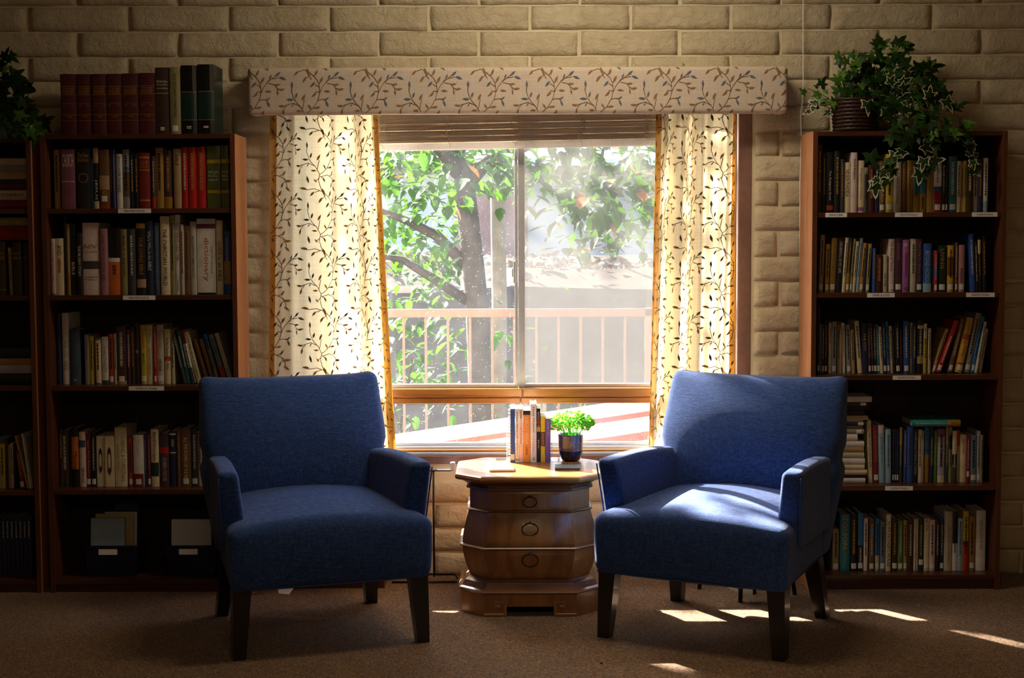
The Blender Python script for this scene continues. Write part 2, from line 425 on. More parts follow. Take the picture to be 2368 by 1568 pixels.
for k in range(-k0, 8):
    zc = Z0 + (k + .5) * CH
    if zc < -.04 or zc > ZC - .05: continue
    off = x_joint + (0 if k % 2 == 1 else MOD / 2) + R.uniform(-.006, .006)
    i0 = int((-2.75 - off) / MOD) - 1
    for i in range(i0, i0 + 16):
        a = off + i * MOD + .006; b = a + BL - .004 + R.uniform(-.004, .002)
        if b < -2.75 or a > 2.75: continue
        segs = [(a, b)]
        if OZ0 - .03 < zc < OZ1 + .02:
            segs = []
            if a < OX0 - .012: segs.append((a, min(b, OX0 - .012)))
            if b > OX1 + .014: segs.append((max(a, OX1 + .014), b))
        for (p, q) in segs:
            if q - p < .05: continue
            L = max(.04, round((q - p) / .02) * .02)
            o = ob('brick', brick_of(L, R.randrange(4) if L > .3 else 0), wall, ((p + q) / 2, 0.001, zc + R.uniform(-.002, .002)))
            o.scale = ((q - p) / L, 1.0, (-1 if R.random() < .3 else 1) * R.uniform(.97, 1.02))

# ------------------------------------------------------------------ window
win = ob('window_1', None); win['kind'] = 'structure'
f = MB()                                                  # brown painted frame lining the opening
f.bbox(OX0, OX0 + .055, -.004, .075, OZ0, OZ1); f.bbox(OX1 - .055, OX1, -.004, .075, OZ0, OZ1)
f.bbox(OX0 + .055, OX1 - .055, -.004, .075, OZ1 - .05, OZ1)
f.bbox(OX0 + .055, OX1 - .055, -.012, .075, OZ0, OZ0 + .034)
f.obj('window_frame', M['brownframe'], win)
IX0, IX1 = OX0 + .055, OX1 - .055
zr0, zr1 = P(1200, 932, .03).z, P(1200, 897, .03).z        # oak rail
mx0, mx1 = P(1190, 600, .06).x, P(1214, 600, .06).x        # meeting stiles
o = MB()
o.bbox(IX0, mx0 + .03, .0, .075, zr0 + .027, zr1, .004); o.obj('rail_board', M['oak'], win)
MB().bbox(mx0 + .031, IX1, .0, .075, zr0 + .027, zr1, .004).obj('rail_board', M['oak'], win)
xs = P(1203, 925, .01).x
MB().bbox(IX0, xs, .006, .075, zr0, zr0 + .025, .003).obj('rail_board', M['oak'], win)
MB().bbox(xs + .002, IX1, .006, .075, zr0, zr0 + .025, .003).obj('rail_board', M['oak'], win)
st = MB()                                                 # aluminium sliding sashes
st.bbox(mx0, mx0 + .013, .035, .062, zr1, OZ1 - .05, .002); st.bbox(mx0 + .015, mx1, .05, .085, zr1, OZ1 - .05, .002)
st.obj('meeting_stile', M['alu'], win)
lt = MB(); zl0, zl1 = P(1190, 655, .03).z, P(1190, 603, .03).z
lt.bbox(mx0 - .006, mx0 + .006, .018, .038, zl0, zl1, .003); lt.bbox(mx0 - .012, mx0 - .004, .024, .036, zl0 + .025, zl1 - .03, .002)
lt.obj('latch', M['alu'], win)
sr = MB()
sr.bbox(IX0, mx0, .036, .062, zr1, zr1 + .016, .002); sr.bbox(IX0, IX0 + .02, .036, .062, zr1, OZ1 - .05, .002)
sr.bbox(IX0, mx0, .036, .062, OZ1 - .075, OZ1 - .05, .002); sr.obj('sash_frame', M['alu'], win)
sr = MB()
sr.bbox(mx1, IX1, .055, .082, zr1, zr1 + .014, .002); sr.bbox(IX1 - .02, IX1, .055, .082, zr1, OZ1 - .05, .002)
sr.bbox(mx1, IX1, .055, .082, OZ1 - .075, OZ1 - .05, .002); sr.obj('sash_frame', M['alu'], win)
tr = MB(); zt = OZ0 + .034
tr.bbox(IX0, IX1, .0, .075, zt, zt + .012, .002); tr.bbox(IX0, IX1, .03, .075, zt + .012, zt + .032, .002); tr.bbox(IX0, IX1, .05, .075, zt + .032, zt + .045, .002)
tr.obj('sill_track', M['alu'], win)
MB().bbox(IX0, IX1, .01, .028, zt + .013, zt + .021, .002).obj('track_liner', M['oak'], win)
MB().box(IX0 + .02, mx0, .048, .051, zr1 + .016, OZ1 - .075).obj('pane', M['glassL'], win)
MB().box(mx1, IX1 - .02, .066, .069, zr1 + .014, OZ1 - .075).obj('pane', M['glassR'], win)
MB().box(IX0, IX1, .060, .063, zt + .045, zr0).obj('pane', M['glassL'], win)
MB().box(mx1 - .01, IX1, .098, .0995, zr1, OZ1 - .05).obj('insect_screen', M['screen'], win)

# ------------------------------------------------------------------ vine print shared by valance and curtains
TW, TH = 442.0, 460.0
STEMS = [
 [(445,140),(500,152),(560,143),(610,160),(650,185),(690,222),(712,262),(718,320),(705,380),(670,440),(622,480),(602,492)],
 [(602,492),(592,540),(606,590),(626,640),(655,690)],
 [(602,492),(575,440),(540,400),(520,370),(505,320),(508,290)],
 [(718,330),(735,290),(765,250),(800,225),(850,216)], [(765,250),(784,228),(790,212)], [(800,225),(828,202),(846,190)],
 [(770,258),(820,268),(838,296),(862,305)], [(838,296),(843,318)], [(820,268),(838,270)],
 [(700,386),(735,378),(765,388),(770,405)], [(745,380),(766,378)], [(718,325),(690,320),(674,340)],
 [(572,432),(515,406),(470,420),(447,450),(441,470)], [(470,420),(440,428)], [(525,408),(514,420)],
 [(606,512),(665,497),(720,520),(745,560),(752,592)], [(690,503),(715,492)], [(720,520),(752,542)], [(735,540),(716,565)],
 [(602,505),(628,525)], [(600,520),(575,540)], [(585,455),(600,380)], [(505,320),(506,300)],
 [(600,158),(560,172)], [(652,188),(616,222)], [(672,205),(692,185)], [(712,262),(728,242)], [(716,290),(684,266)], [(665,445),(690,440)], [(650,455),(643,440)]]
LEAVES = [(470,140,172,58,0),(628,166,112,58,0),(543,183,228,48,0),(603,232,238,54,0),(694,178,68,52,0),(731,234,62,56,0),(664,269,228,54,1),(790,212,68,40,1),
 (846,190,42,52,1),(882,222,-22,54,1),(842,270,8,46,0),(876,305,10,48,0),(843,330,-82,40,0),(773,319,-6,48,0),(674,346,218,48,0),(509,270,92,52,1),(540,350,72,46,1),
 (492,380,176,54,1),(595,364,62,54,0),(772,374,36,34,1),(771,414,-66,48,1),(640,433,122,42,0),(700,440,8,46,0),(428,428,172,48,0),(512,424,-125,30,0),(440,474,-102,46,0),
 (556,465,176,42,0),(725,484,58,50,0),(762,544,4,58,0),(757,606,-42,54,0),(709,577,-112,44,1),(634,536,-66,42,1),(568,542,132,36,0),(510,532,106,60,1)]
def leaf_outline(L):
    p = [(0, 0), (.2, .10), (.42, .17), (.62, .15), (.82, .07), (1, 0), (.82, -.06), (.6, -.14), (.4, -.15), (.18, -.09)]
    return [((a - .5) * L, b * L) for a, b in p]
def vine_print(smap, s0, s1, z0, z1, tw, th, s_off, z_off, inside=None):
    """returns three MBs (brown, grey, stem): print laid on a surface given by smap(s, z, lift)"""
    out = [MB(), MB(), MB()]
    kx, kz = tw / TW, th / TH
    for iu in range(int((s0 - s_off) / tw) - 2, int((s1 - s_off) / tw) + 3):
        for iv in range(int((z0 - z_off) / th) - 2, int((z1 - z_off) / th) + 3):
            def pt(x, y): return s_off + iu * tw + (x - 400) * kx, z_off + iv * th + (495 - y) * kz
            def ok(s, z): return s0 + .004 < s < s1 - .004 and z0 + .004 < z < z1 - .004
            for (x, y, a, L, c) in LEAVES:
                s, z = pt(x, y)
                ca, sa = math.cos(math.radians(a)), math.sin(math.radians(a))
                q = []
                for (u, v) in leaf_outline(L * 1.05 * kx):
                    q.append((min(s1 - .001, max(s0 + .001, s + u * ca - v * sa)), min(z1 - .001, max(z0 + .001, z + u * sa + v * ca))))
                cs = sum(p[0] for p in q) / 10; cz = sum(p[1] for p in q) / 10
                if not ok(cs, cz): continue
                vv = [smap(p[0], p[1], .0016) for p in q]
                out[c].add(vv, [(0, 1, 2, 8, 9), (2, 3, 7, 8), (3, 4, 5, 6, 7)])
            for stem in STEMS:
                pts = [Vector(pt(x, y)) for x, y in stem]
                dense = []
                for a, b in zip(pts[:-1], pts[1:]):
                    for t in (0, .34, .67): dense.append(a.lerp(b, t))
                dense.append(pts[-1])
                for a, b in zip(dense[:-1], dense[1:]):
                    if not (ok(*a) and ok(*b)): continue
                    d = (b - a); n = Vector((-d.y, d.x)).normalized() * .0013
                    out[2].add([smap(*(a + n), .0012), smap(*(a - n), .0012), smap(*(b - n), .0012), smap(*(b + n), .0012)], [(0, 1, 2, 3)])
    return out

# ------------------------------------------------------------------ valance
vy = -.155
vx0, vx1 = P(571, 210, vy).x, P(1823, 210, vy).x
vz0, vz1 = P(1200, 264, vy).z, P(1200, 154, vy).z
val = thing('valance', 'padded cream fabric valance box with leafy vine print above the window', 'valance', ((vx0 + vx1) / 2, 0, vz0))
hw = (vx1 - vx0) / 2; vh = vz1 - vz0
vs_, fs = rbox(hw, .02, vh / 2, .0199, (40, 2, 6), 4)
fb = MB().add([v + Vector((0, vy + .02, vh / 2)) for v in vs_], fs); auto_smooth(fb.obj('front_board', M['valance'], val))
for s in (-1, 1):
    vs_, fs = rbox(.02, (.155 - .04 - .02) / 2, vh / 2 - .004, .012, (2, 4, 4), 2)
    auto_smooth(MB().add([v + Vector((s * (hw - .02), vy + .04 + .0475, vh / 2)) for v in vs_], fs).obj('side_return', M['valance'], val))
MB().bbox(-hw + .02, hw - .02, vy + .05, -.022, vh - .02, vh - .006, .003).obj('top_board', M['valance'], val)
def vmap(s, z, lift):
    e = max(0, abs(s) - (hw - .02)); ez = max(0, abs(z - vh / 2) - (vh / 2 - .02))
    d = min(1, math.sqrt((e / .02) ** 2 + (ez / .02) ** 2))
    return Vector((s, vy - lift + .02 * (1 - math.sqrt(max(0, 1 - d * d))), z))
pr = vine_print(vmap, -hw + .002, hw - .002, .002, vh - .002, .2320, .2415, -hw - .110, 0.0)
for mb, mt, nm in zip(pr, ('pr_brown', 'pr_grey', 'pr_stem'), ('printed_leaves', 'printed_leaves', 'printed_stems')): mb.obj(nm, M[mt], val)

# ------------------------------------------------------------------ curtains
def curtain(name, label, tl, tr_, bl, br, zt_, zb_, folds, y0, s_off, z_off, fullness):
    root = thing(name, label, 'curtain', (0, 0, 0), None, 'window curtains')
    def xy(u, v):                     # u 0..1 across, v 0..1 from top down
        x = lerp(lerp(tl, bl, v), lerp(tr_, br, v), u); y = y0
        for (c, wd, am, ph) in folds:
            t = (u - c) / wd
            y += am * math.exp(-t * t) * (1 + .25 * math.sin(2.2 * v + ph))
        y += .006 * math.sin(u * 34 + 1.3 * math.sin(3 * v)) + .004 * math.sin(u * 60 + 2 * v)
        x += .006 * math.sin(u * 17 + v * 2)
        return x, y
    N, NZ = 120, 26
    # arc length table at mid height -> print follows the cloth
    us = [i / N for i in range(N + 1)]; arc = [0]
    pts = [Vector(xy(u, .5)) for u in us]
    for a, b in zip(pts[:-1], pts[1:]): arc.append(arc[-1] + (b - a).length)
    Ltot = arc[-1]
    def u_of(s):
        s = max(0, min(Ltot, s))
        lo, hi = 0, N
        while hi - lo > 1:
            m = (lo + hi) // 2
            if arc[m] <= s: lo = m
            else: hi = m
        return (lo + (s - arc[lo]) / max(1e-9, arc[hi] - arc[lo])) / N
    def smap(s, z, lift):
        u = u_of(s); v = (zt_ - z) / (zt_ - zb_)
        x, y = xy(u, v); xa, ya = xy(min(1, u + .004), v); xb, yb = xy(max(0, u - .004), v)
        t = Vector((xa - xb, ya - yb)).normalized(); n = Vector((t.y, -t.x))
        if n.y > 0: n = -n
        return Vector((x + n.x * lift, y + n.y * lift, z))
    vs_ = []
    for j in range(NZ + 1):
        v = j / NZ
        for i in range(N + 1):
            x, y = xy(us[i], v); vs_.append((x, y, lerp(zt_, zb_, v)))
    fs = [(j * (N + 1) + i, (j + 1) * (N + 1) + i, (j + 1) * (N + 1) + i + 1, j * (N + 1) + i + 1) for j in range(NZ) for i in range(N)]
    ob('panel', mesh_from(vs_, fs, [M['curtain']], None, True), root)
    for (a, b) in ((0, .052), (.945, 1.0)):   # doubled hems along both edges
        hv = []; m = 6
        for j in range(NZ + 1):
            v = j / NZ
            for i in range(m + 1):
                x, y = xy(lerp(a, b, i / m), v); hv.append((x, y - .0008, lerp(zt_, zb_, v)))
        hf = [(j * (m + 1) + i, (j + 1) * (m + 1) + i, (j + 1) * (m + 1) + i + 1, j * (m + 1) + i + 1) for j in range(NZ) for i in range(m)]
        ob('hem', mesh_from(hv, hf, [M['hem']], None, True), root)
    pr = vine_print(smap, 0.0, Ltot, zb_, zt_, .2320, .2415, s_off, z_off)
    for mb, mt, nm in zip(pr, ('cu_brown', 'cu_grey', 'cu_stem'), ('printed_leaves', 'printed_leaves', 'printed_stems')): mb.obj(nm, M[mt], root)
    return root
cy = -.062
zt_ = vz0 + .03
curtain('curtain', 'long cream vine-print curtain left of the blind, behind the darker armchair',
        P(624, 270, cy).x, P(878, 270, cy).x, P(614, 1050, cy).x, P(918, 1050, cy).x, zt_, .47,
        [(.38, .07, -.014, 0), (.5, .05, .016, 1), (.62, .05, -.022, 2), (.72, .035, .026, 0), (.82, .04, -.03, 1.2), (.91, .03, .024, .4), (.985, .04, -.03, 2)], cy, -.108, zt_ - .0205 - .2415 * 8, 1)
curtain('curtain', 'narrow cream vine-print curtain right of the blind, behind the sunlit armchair',
        P(1517, 270, cy).x, P(1706, 270, cy).x, P(1496, 1050, cy).x, P(1697, 1050, cy).x, zt_, .47,
        [(.06, .05, -.026, 0), (.17, .05, .034, 1), (.32, .06, -.036, 2), (.44, .05, .04, 0), (.56, .045, -.02, 1.2), (.74, .08, -.012, .4), (.93, .05, -.02, 2)], cy, -.285, zt_ - .0205 - .2415 * 8, 1)

# ------------------------------------------------------------------ raised blind
by = 0.0
bx0, bx1 = P(868, 300, by).x, P(1530, 300, by).x
bz0 = P(1200, 343, by).z; bz1 = vz0 + .07
bl = thing('window_blind', 'raised tan slat blind bunched up under the valance', 'blind', ((bx0 + bx1) / 2, by, bz0), (0, math.radians(-.95), 0))
bw = (bx1 - bx0) / 2
MB().bbox(-bw, bw, -.026, .026, 0, .026, .004).obj('bottom_rail', M['rail'], bl)
MB().bbox(-bw, bw, -.028, .028, bz1 - bz0 - .02, bz1 - bz0 + .02, .003).obj('head_rail', M['slat'], bl)
sm = MB()
prof = [(-.025, .0), (-.013, .0022), (0, .003), (.013, .0022), (.025, 0)]
for dz, rev in ((0, 0), (.0024, 1)): pass
top = [Vector((x, y, z + .0030)) for x in (-bw, bw) for y, z in prof]; bot = [Vector((x, y, z)) for x in (-bw, bw) for y, z in prof]
n = len(prof)
sm.add(top + bot, [(i, i + 1, n + i + 1, n + i) for i in range(n - 1)] + [(2 * n + i, 2 * n + n + i, 2 * n + n + i + 1, 2 * n + i + 1) for i in range(n - 1)] +
       [(0, n, 3 * n, 2 * n), (n - 1, 2 * n + n - 1, 3 * n + n - 1, 2 * n - 1)])
slat_me = sm.mesh(M['slat'])
z = .0285; k = 0
while z < bz1 - bz0 - .03:
    o = ob('slat', slat_me, bl, (R.uniform(-.002, .002), R.uniform(-.0015, .0015), z), (R.uniform(-.03, .03), R.uniform(-.0006, .0006), 0))
    z += .0047 + (.0012 if k % 5 == 4 else 0) + R.uniform(-.0003, .0005); k += 1
for px in (886, 1041, 1193, 1346, 1497):
    x = P(px, 300, by).x - (bx0 + bx1) / 2
    pts = []; zz = bz1 - bz0 - .02
    a = R.uniform(0, 6)
    for i in range(150):
        t = i / 149; zc = lerp(bz1 - bz0 - .01, .03, t)
        a += R.uniform(.35, .75)
        rad = .011 * (.5 + .5 * abs(math.sin(t * 9 + px))) + .003
        pts.append((x + rad * math.cos(a) + .006 * math.sin(t * 11 + px), -.031 - .004 * abs(math.sin(a * .7)), zc + rad * .9 * math.sin(a)))
    pts.append((x, -.031, .02)); pts.append((x, -.028, .008))
    MB().tube(pts, .0011, 5).obj('ladder_cord', M['cord'], bl, smooth=True)
pc = MB(); xo = P(1369, 340, by).x - (bx0 + bx1) / 2
pc.tube([(xo, -.02, 0), (xo + .006, -.022, -.012), (xo + .004, -.022, -.022), (xo + .002, -.022, -.03)], .0014, 6); pc.obj('pull_cord', M['cord'], bl)

# ------------------------------------------------------------------ cable on the wall
pts = [P(1858, -60, -.034), P(1857, 60, -.034), P(1857.5, 180, -.034), P(1856, 232, -.034), P(1852, 262, -.032), P(1853, 310, -.032), P(1850, 420, -.034), P(1850, 900, -.034)]
tag(MB().tube(pts, .0022, 6).obj('wall_cable', M['white'], smooth=True), 'thin white cable running down the block wall beside the ivy', 'cable')
nl = P(1580, 148, -.02)
tag(MB().tube([nl + Vector((0, .02, 0)), nl + Vector((0, -.006, 0))], .0022, 6).obj('nail', M['black']), 'small dark nail in the wall above the valance', 'nail')
# ------------------------------------------------------------------ outside: deck, railing, bank, tree
M['deck'] = plain('weathered_deck', '#9b948a', .8, .2); M['railing'] = plain('brown_railing_paint', '#77584e', .5, .4)
M['bank'] = plain('dry_earth', '#4d443b', .95, .1, 0, .3, scale=3); M['bwall'] = plain('pale_building_paint', '#a9a7a3', .8, .2, 0, .05)
M['bark'] = plain('grey_bark', '#403a36', .9, .2, 0, .3, scale=12); M['palebark'] = plain('pale_bark', '#7f756b', .9, .2, 0, .2, scale=12)
M['tleaf'] = mk_leaf('tree_leaf', '#10290b', '#264e18', .30, .6, '#527f1d'); M['tleaf2'] = mk_leaf('tree_leaf_brown', '#8a5a34', '#b07a4a', .35, .6)
M['red'] = plain('red_stripe', '#8f221d', .5); M['wpanel'] = plain('white_panel', '#a39b90', .6, .3, 0, .04); M['litter'] = plain('pale_leaf_litter', '#8d7d6a', .9, .1, 0, .4, scale=25)
def struct2(name, mb, m, label, cat):
    o = mb.obj(name, m); o['kind'] = 'structure'; o['label'] = label; return o
struct2('deck', MB().box(-4, 4, .2, 1.75, -.12, -.04), M['deck'], 'weathered deck floor outside the window', 'deck')
gnd = MB(); NX, NY = 30, 24
gv = []
for j in range(NY + 1):
    for i in range(NX + 1):
        x = lerp(-11, 11, i / NX); y = lerp(1.75, 16, j / NY)
        t = max(0, min(1, (y - 5.6) / 2.0)); t = t * t * (3 - 2 * t)
        gv.append((x, y, -.35 + 1.48 * t + .12 * noise.noise(Vector((x * .8, y * .8, 0)))))
gnd.add(gv, [(j * (NX + 1) + i, j * (NX + 1) + i + 1, (j + 1) * (NX + 1) + i + 1, (j + 1) * (NX + 1) + i) for j in range(NY) for i in range(NX)])
struct2('ground', gnd, M['bank'], 'dark earth bank rising behind the railing', 'ground')
lm = MB()
for i in range(1500):
    x = R.uniform(-5, 5); y = R.gauss(8.1, .4)
    t = max(0, min(1, (y - 5.6) / 2.0)); t = t * t * (3 - 2 * t)
    z = -.35 + 1.48 * t + .12 * noise.noise(Vector((x * .8, y * .8, 0))) + R.uniform(.01, .09)
    a = R.uniform(0, 6.28); l = R.uniform(.03, .06); t_ = R.uniform(-.05, .05)
    c, s = math.cos(a) * l, math.sin(a) * l
    lm.add([(x - c, y - s, z), (x + s * .5, y - c * .5, z + t_), (x + c, y + s, z + .02), (x - s * .5, y + c * .5, z - t_)], [(0, 1, 2, 3)])
o = lm.obj('leaf_litter', M['litter']); o['kind'] = 'stuff'; o['label'] = 'pale dry leaves scattered along the top of the bank'; o['category'] = 'leaves'
bd = thing('neighbouring_building', 'pale building with low roof behind the tree', 'building', (1.5, 12.5, 0))
MB().box(-8, 8, 0, 4, -.2, 2.35).obj('wall', M['bwall'], bd)
MB().add([(-8.5, -.5, 2.3), (8.5, -.5, 2.3), (8.5, 2, 3.0), (-8.5, 2, 3.0), (-8.5, -.5, 2.22), (8.5, -.5, 2.22)], [(0, 1, 2, 3), (4, 5, 1, 0)]).obj('roof', M['alu'], bd)
for x in (-5, -2.2, .6, 3.2): MB().box(x, x + .9, -.03, .02, 1.0, 1.9).obj('window', M['brownframe'], bd)

# railing
ry = 1.55
rz1 = P(1200, 714, ry).z; rz0 = .02
rl = thing('railing', 'brown metal railing with thin balusters outside the window', 'railing', (0, ry, 0))
MB().bbox(-3, 3, -.02, .02, rz1 - .042, rz1, .004).obj('top_rail', M['railing'], rl)
MB().bbox(-3, 3, -.015, .015, rz0, rz0 + .03, .003).obj('bottom_rail', M['railing'], rl)
bal = MB().bbox(-.0065, .0065, -.0065, .0065, rz0 + .03, rz1 - .042, .001).mesh(M['railing'])
xb = P(985, 800, ry).x; sp = (P(1343, 800, ry).x - P(985, 800, ry).x) / 7
for i in range(-14, 20):
    if abs(xb + i * sp) < 2.7: ob('baluster', bal, rl, (xb + i * sp, 0, 0))
for x in (P(1500, 800, ry).x, -2.1, 2.4): MB().bbox(x - .02, x + .02, -.02, .02, -.04, rz1 + .004, .003).obj('post', M['railing'], rl)

# sloping white panel with red stripes
sy = .75
A = P(905, 1021, sy); B = P(1520, 930, sy)
dx = (B - A).length; ang = math.atan2(B.z - A.z, B.x - A.x)
sp_ = thing('striped_panel', 'sloping white panel with red stripes lying outside below the railing', 'panel', A, (0, -ang, 0))
MB().bbox(-.5, dx + .6, 0, .03, -.24, 0, .003).obj('board', M['wpanel'], sp_)
MB().box(-.5, dx + .6, -.004, .001, -.058, -.036).obj('stripe', M['red'], sp_)
MB().box(.35, dx + .6, -.004, .001, -.165, -.128).obj('stripe', M['red'], sp_)
MB().bbox(-.5, dx + .6, .03, .30, -.02, -.005, .003).obj('ledge', M['wpanel'], sp_)
for x in (-.3, 1.5): MB().bbox(-.02, .02, .05, .09, -1.2, -.02, .003).obj('leg', M['wpanel'], sp_, (x, 0, 0), (0, ang, 0))
for x in (1.02, 1.12): MB().bbox(-.014, .014, -.03, -.005, -.26, 0, .003).obj('strut', M['wpanel'], sp_, (x, -.03, -.19), (0, math.radians(38), 0))
cr = MB()                                                  # small mark on the panel
cr.box(-.018, .018, -.003, 0, -.02, .02)
cr.obj('printed_mark', M['alu'], sp_, (P(1062, 1020, sy) - A).xz.to_3d().xzy if False else (.295, -.003, -.09))

# dark pole-like trunks, tree
def trunk(pts, rad, mat): return MB().tube(pts, rad, 10), mat
tree = thing('broadleaf_tree', 'leafy green tree with dark leaning trunk outside the window', 'tree', (-.15, 3.4, -.35))
O = Vector((-.15, 3.4, -.35))
def wp(px, py, y): return P(px, py, y) - O
tp = [wp(1120, 1150, 3.4), wp(1112, 900, 3.4), wp(1104, 720, 3.4), wp(1088, 560, 3.45), wp(1075, 420, 3.5), wp(1040, 330, 3.6), wp(1000, 150, 3.7), wp(960, -150, 3.8)]
MB().tube(tp, [.085, .08, .075, .07, .062, .05, .04, .03], 12).obj('trunk', M['bark'], tree, smooth=True)
for pts, r in (([(1085, 620, 3.45), (1010, 545, 3.4), (940, 510, 3.3), (860, 480, 3.2)], (.04, .034, .026, .016)),
               ([(1088, 700, 3.42), (1010, 650, 3.3), (930, 600, 3.2), (870, 590, 3.1)], (.034, .03, .022, .014)),
               ([(1078, 430, 3.5), (1120, 380, 3.6), (1250, 320, 3.6), (1420, 260, 3.5), (1560, 240, 3.4)], (.05, .05, .04, .03, .02)),
               ([(1060, 400, 3.5), (1010, 330, 3.3), (960, 250, 3.0), (900, 150, 2.8)], (.05, .045, .04, .03)),
               ([(1040, 330, 3.6), (1000, 200, 3.1), (920, 80, 2.6), (800, -40, 2.3)], (.05, .045, .04, .03))):
    MB().tube([wp(*p) for p in pts], list(r), 8).obj('branch', M['bark'], tree, smooth=True)
t2 = thing('pale_trunk', 'slim pale tree trunk behind the dark one outside', 'tree', (0.0, 5.0, 0))
MB().tube([P(1150, 1000, 5.0) - Vector((0, 5, 0)), P(1155, 700, 5.0) - Vector((0, 5, 0)), P(1150, 450, 5.0) - Vector((0, 5, 0)), P(1146, 100, 5.0) - Vector((0, 5, 0))], [.07, .06, .055, .05], 10).obj('trunk', M['palebark'], t2, smooth=True)
def tree_leaf_mesh(v, mat):
    w = .42 + .06 * v
    out = [(0, 0, 0), (.18, -.14 - .2 * w, .03), (.45, -w * .62, .05), (.72, -w * .38, .02), (1, 0, -.06), (.72, w * .38, .02), (.45, w * .62, .05), (.18, .14 + .2 * w, .03), (.5, 0, -.03)]
    return mesh_from(out, [(0, 1, 8), (1, 2, 8), (2, 3, 8), (3, 4, 8), (4, 5, 8), (5, 6, 8), (6, 7, 8), (7, 0, 8)], [mat], None, True, 'tree_leaf')
TL = [tree_leaf_mesh(0, M['tleaf']), tree_leaf_mesh(1, M['tleaf']), tree_leaf_mesh(2, M['tleaf2'])]
def leaf_at(p, size, spread=.9):
    d = Vector((R.uniform(-1, 1), R.uniform(-1, 1) - .2, R.uniform(-1.2, .3))).normalized()
    q = d.to_track_quat('X', 'Z').to_euler()
    return p, q, size
spots = []
for i in range(190):                                        # upper band of leaves
    px, py = R.uniform(880, 1520), R.gauss(380, 42)
    if px > 1210: py += 15
    y = R.uniform(2.5, 3.6)
    spots.append((wp(px, min(py, 480), y), R.uniform(.09, .14)))
for i in range(70):                                        # left hanging cluster
    spots.append((wp(R.gauss(965, 45), R.uniform(430, 700), R.uniform(2.7, 3.6)), R.uniform(.08, .12)))
for i in range(75):                                        # right hanging cluster
    px = R.gauss(1390, 75)
    spots.append((wp(px, R.uniform(440, 590) , R.uniform(3.6, 4.6)), R.uniform(.10, .15)))
for px, py in ((1050, 470), (1062, 478), (1180, 620), (1190, 590), (1150, 780), (1160, 765), (1040, 750), (1032, 790), (1045, 810), (1500, 500), (1440, 560)):
    spots.append((wp(px, py, 2.4), .11))
for (p, s) in spots:
    _, q, _ = leaf_at(p, s)
    k = 2 if R.random() < .05 else R.randrange(2)
    ob('leaf', TL[k], tree, p, q).scale = (s, s, s)
fm = MB()                                                   # crown around and above the window, one mass
def crown(n, fpos, smin, smax):
    for i in range(n):
        p = fpos(); s = R.uniform(smin, smax)
        _, q, _ = leaf_at(p, s); Mx = Matrix.Translation(p) @ q.to_matrix().to_4x4() @ Matrix.Scale(s, 4)
        me = TL[R.randrange(2)]
        fm.add([Mx @ v.co for v in me.vertices], [tuple(f_.vertices) for f_ in me.polygons])
SHADE = []   # centres of leaf clumps of the crown (world)
for (x, y, z, r, n) in ((-.6, 3.3, 3.4, .4, 220), (-.2, 3.2, 3.3, .55, 260), (.8, 3.3, 3.2, .5, 220), (1.6, 3.4, 3.0, .45, 160),
                        (-.2, 4.2, 4.2, .5, 200), (.9, 4.2, 4.2, .8, 240)):
    c = Vector((x, y, z)) - O
    crown(n, lambda: c + Vector((R.gauss(0, r), R.gauss(0, r * .7), R.gauss(0, r * .55))), .09, .15)
def band(n, x0, x1, y0, y1, da, db):     # leaf masses seen through the panes, at their own depth
    for i in range(n):
        p = wp(R.uniform(x0, x1), R.uniform(y0, y1), R.uniform(da, db)); s = R.uniform(.09, .15)
        _, q, _ = leaf_at(p, s); Mx = Matrix.Translation(p) @ q.to_matrix().to_4x4() @ Matrix.Scale(s, 4); me = TL[R.randrange(2)]
        fm.add([Mx @ v.co for v in me.vertices], [tuple(f_.vertices) for f_ in me.polygons])
band(900, 800, 1560, 220, 440, 3.2, 4.8); band(200, 860, 1080, 430, 620, 4.2, 5.2); band(170, 1280, 1530, 430, 560, 4.4, 5.4); band(150, 880, 1060, 600, 900, 4.4, 5.2)
def slab(n, x0, x1, y0, y1, z0, z1):
    for i in range(n):
        p = Vector((R.uniform(x0, x1), R.uniform(y0, y1), R.uniform(z0, z1))) - O; s = R.uniform(.14, .21)
        _, q, _ = leaf_at(p, s); Mx = Matrix.Translation(p) @ q.to_matrix().to_4x4() @ Matrix.Scale(s, 4); me = TL[R.randrange(2)]
        fm.add([Mx @ v.co for v in me.vertices], [tuple(f_.vertices) for f_ in me.polygons])
slab(600, -4.2, .6, 2.7, 3.5, 4.18, 5.1); slab(130, -3.7, -2.85, 2.8, 3.3, 3.85, 4.25)  # crown leaves out of view, placed to shade the upper window from the sun
o = fm.obj('crown_leaves', M['tleaf'], tree); o['kind'] = 'stuff'
hb = thing('low_shrub', 'low green shrub beyond the railing left of the trunk', 'shrub', (-.75, 3.9, -.2))
hm = MB()
for i in range(420):
    p = Vector((R.gauss(0, .5), R.gauss(0, .25), abs(R.gauss(.45, .4))))
    _, q, _ = leaf_at(p, 1); s = R.uniform(.07, .11); Mx = Matrix.Translation(p) @ q.to_matrix().to_4x4() @ Matrix.Scale(s, 4)
    hm.add([Mx @ v.co for v in TL[0].vertices], [tuple(f_.vertices) for f_ in TL[0].polygons])
hm.obj('foliage', M['tleaf'], hb)['kind'] = 'stuff'
sb = MB()
for i in range(6): sb.tube([(R.uniform(-.1, .1), R.uniform(-.1, .1), -.1), (R.uniform(-.5, .5), R.uniform(-.2, .2), R.uniform(.5, .9))], [.014, .006], 6)
sb.obj('stems', M['bark'], hb)
